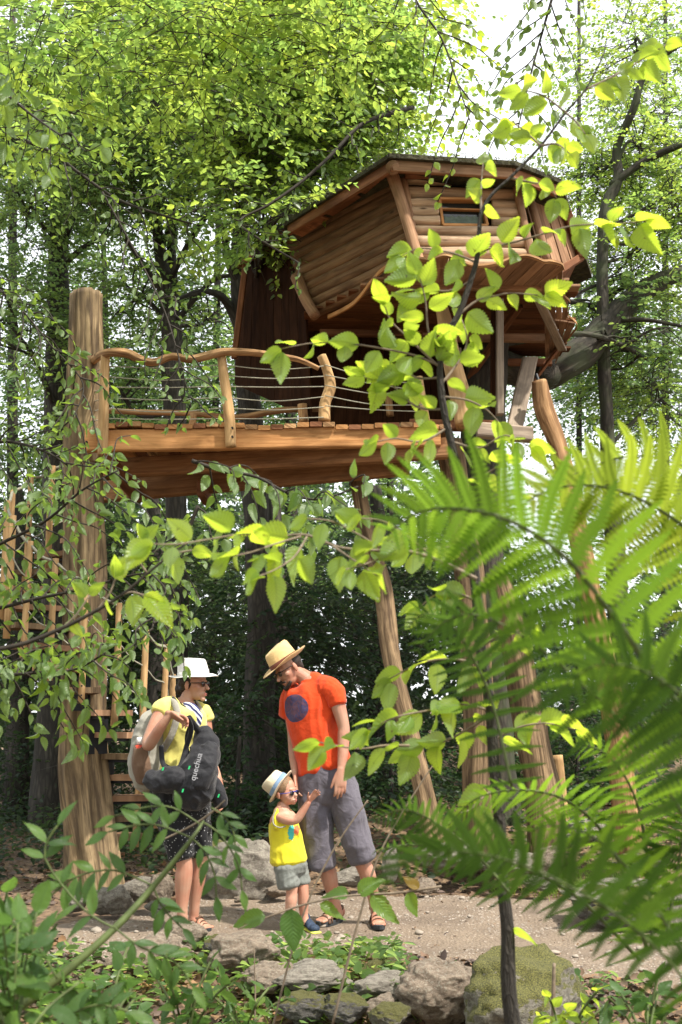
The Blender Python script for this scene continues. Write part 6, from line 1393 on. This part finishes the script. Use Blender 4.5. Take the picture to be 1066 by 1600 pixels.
def herb(label, x0, y0, Y, spread, h, n, size, seed, mesh=BROAD, mat=STEMG, name='broad_leaved_herb'):
    t = thing(name, label, 'herb', tuple(P(x0, y0, Y))); rr = random.Random(seed)
    for k in range(n):
        a = rr.uniform(-1, 1); hh = h*rr.uniform(.5, 1.1); pl = [(x0+a*8, y0), (x0+a*spread*.5, y0-hh*.6), (x0+a*spread, y0-hh)]
        spray(t, [(x, y, Y+rr.uniform(-.1, .1), 1.8) for x, y in pl], mesh, size*.55, size, seed=seed+k*7, hang=.3, twig=mat, face=.4, upn=.8)
    return t
herb('cluster of broad blurred leaves filling the lower left corner', 20, 1640, 1.9, 110, 200, 10, .062, 800)
herb('green herb leaning at the left edge above the corner leaves', -10, 1520, 2.3, 85, 150, 8, .062, 820)
herb('leafy herb between corner leaves and the leaning sapling stem', 160, 1640, 2.6, 90, 150, 8, .056, 840)
herb('low green herb in front of the broad tan boulder', 290, 1620, 3.2, 80, 120, 6, .055, 860)
herb('low herb with a bent stalk in front of the kerb stones', 380, 1610, 3.6, 70, 90, 5, .05, 880)
herb('yellow green herb beside the mossy boulder at right', 880, 1640, 3.2, 70, 100, 6, .045, 900, mesh=HAZ)
herb('green herb at the lower right corner under the fern', 1010, 1640, 3.0, 90, 120, 6, .055, 920)
# low leaning twigs and grass stalks in front of the child
sg_ = thing('leaning_twig', 'low twig of green leaves passing in front of the feet of the child', 'twig', tuple(P(365, 1470, 3.0)))
stem(sg_, [(690, 1385, 3, 2), (620, 1395, 3, 1.8), (540, 1400, 3, 1.6), (470, 1415, 3, 1.5), (400, 1440, 3, 1.2), (372, 1452, 3, 1)], TWIG, 'twig', 6)
for (x, y, f, me, s) in ((415, 1432, (-1, 0, -.15), HORN[1], .09), (655, 1388, (-.7, 0, .6), YM_[0], .05), (455, 1420, (.05, 0, -1), BROAD[1], .11), (500, 1412, (.9, 0, -.5), HORN[2], .08), (545, 1400, (-1, 0, .2), HORN[3], .07), (580, 1395, (.6, 0, -.6), HORN[0], .11), (560, 1398, (.9, 0, .6), HORN[1], .08), (640, 1392, (.3, 0, -1), HORN[2], .07)):
    place(me, P(x, y, 3), f, (R.gauss(0, .3), -.8, .5), s, sg_, 'leaf')
for i, (lb_, l) in enumerate((('long dry grass stalk crossing the legs of the man', [(520, 1600, 3.2, 2), (560, 1440, 3.2, 1.8), (600, 1320, 3.2, 1.5), (680, 1190, 3.2, .9)]), ('dark bent stalk rising past the boots of the child', [(425, 1610, 3.1, 1.6), (470, 1440, 3.1, 1.5), (520, 1330, 3.1, 1.3), (575, 1250, 3.1, .9)]), ('pale bare stick standing before the mossy boulder', [(866, 1620, 4.2, 3.5), (865, 1560, 4.2, 3.2), (866, 1505, 4.2, 2.5)]), ('thin upright grass stem left of the kerb stones', [(398, 1610, 4.5, 1.3), (399, 1550, 4.5, 1.2), (397, 1480, 4.5, .8)]), ('pale bare twig slanting past the black bag', [(255, 1312, 2.9, 1.3), (300, 1290, 2.9, 1.6), (330, 1270, 2.9, 1.5), (352, 1250, 2.9, 1.2)]))):
    t = thing('plant_stalk', lb_, 'stalk', tuple(P(*l[0][:3]))); stem(t, l, TWIG, 'stem', 6)
# ---- 6 ground cover, litter, grass tuft (uncountable)
def scatter(n, xr, yr, cond, size, mat, name, label, nrmz=.9, lift=.01, rng=np.random.default_rng(3), up=.0, width=.9):
    pts = []
    while len(pts) < n:
        x, y = rng.uniform(*xr), rng.uniform(*yr)
        if cond(x, y): pts.append((x, y, gz(x, y)+lift*rng.random()))
    p = np.array(pts); f = rng.normal(size=(n, 3)); f[:, 2] = f[:, 2]*.25+up; nn = rng.normal(size=(n, 3))*.35+np.array([0, -.1, nrmz])
    v, fc = leafcloud(p, f, nn, rng.uniform(*size, n), width); o = npmesh(name, v, fc, mat); tag(o, label, None, kind='stuff'); return o
LIT = leafmat('dead_leaf', (.15, .10, .06), (.10, .06, .03), var=.55, gloss=.7, tfac=.15)
offp = lambda x, y: not inpath(x, y)
nz3 = lambda x, y, s, o: noise.noise(Vector((x*s, y*s, o)))
scatter(9000, (-2.2, 2.6), (4.2, 6.9), offp, (.03, .075), LIT, 'leaf_litter', 'brown dead leaves carpeting the bank below the path', lift=.04)
scatter(9000, (-5, 5), (8.3, 14), offp, (.03, .08), LIT, 'leaf_litter', 'brown dead leaves on the forest floor behind the path', lift=.03)
scatter(4200, (-2.3, .35), (4.2, 6.6), lambda x, y: offp(x, y) and nz3(x, y, 2.2, 1) > -.22, (.035, .085), LF_MID, 'ground_cover', 'small green seedlings and ivy on the near bank', lift=.13, up=.1)
scatter(900, (.3, 2.6), (4.2, 5.8), lambda x, y: offp(x, y) and nz3(x, y, 2.2, 1) > 0, (.03, .07), LF_MID, 'ground_cover', 'small green seedlings among the kerb stones', lift=.10, up=.1)
scatter(9000, (-5, 5.5), (9.2, 13.5), lambda x, y: offp(x, y) and nz3(x, y, 1.5, 4) > -.25, (.04, .09), LF_DARK, 'ground_cover', 'dark low herbs on the forest floor', lift=.34, up=.2)
def grass(n, cx, cy, rx, ry, h, label):
    V = []; Fc = []
    for k in range(n):
        x, y = cx+R.gauss(0, rx), cy+R.gauss(0, ry); b = Vector((x, y, gz(x, y))); hh = h*R.uniform(.5, 1.2); l = Vector((R.gauss(0, .4), R.gauss(0, .4), 1)).normalized(); s = Vector((R.gauss(0, 1), R.gauss(0, 1), 0)).normalized()*.0028
        m = b+l*hh*.55; e = b+l*hh+Vector((l.x, l.y, -.35))*hh*.5; q = len(V); V += [b-s, b+s, m+s*.8, m-s*.8, e]; Fc += [(q, q+1, q+2, q+3), (q+3, q+2, q+4, q+4)]
    V = [tuple(v) for v in V]; me = bpy.data.meshes.new('grass'); me.from_pydata(V, [], [f if f[2] != f[3] else f[:3] for f in Fc]); me.materials.append(LF_TOP); o = bpy.data.objects.new('grass', me); link(o); tag(o, label, None, kind='stuff')
pg = PZ(915, 1372, .1); grass(1500, pg.x, min(pg.y, 9.2), .22, .18, .10, 'fresh green grass tuft between the rocks behind the path')
pg = P(560, 1560, 5.4); grass(220, pg.x, pg.y, .5, .15, .12, 'thin grass blades between the kerb stones')

def inpath_(x, y): return inpath(x, y)
scatter(700, (-1.7, 2.5), (5.8, 8.8), inpath_, (.008, .028), LIT, 'path_litter', 'scraps of dry leaf blown over the sandy path', lift=.012)
V = []; Fc = []      # loose gravel grains, too many to count
q = 0
while q < 5000:
    x, y = R.uniform(-1.8, 2.6), R.uniform(5.7, 8.9)
    if not inpath(x, y) or R.random() > .35+nz3(x, y, 2.5, 7)*1.6: continue
    s = R.uniform(.003, .009); b = Vector((x, y, gz(x, y)+.006)); m0 = len(V); a = R.random()*6
    V += [tuple(b+Vector((cos(a+k*pi/2)*s*R.uniform(.7, 1.3), sin(a+k*pi/2)*s*R.uniform(.7, 1.3), 0))) for k in range(4)]+[tuple(b+Vector((0, 0, s*.8)))]
    Fc += [(m0+k, m0+(k+1) % 4, m0+4) for k in range(4)]; q += 1
tag(npmesh('gravel', V, Fc, PEB), 'fine loose gravel strewn over the path', None, kind='stuff')
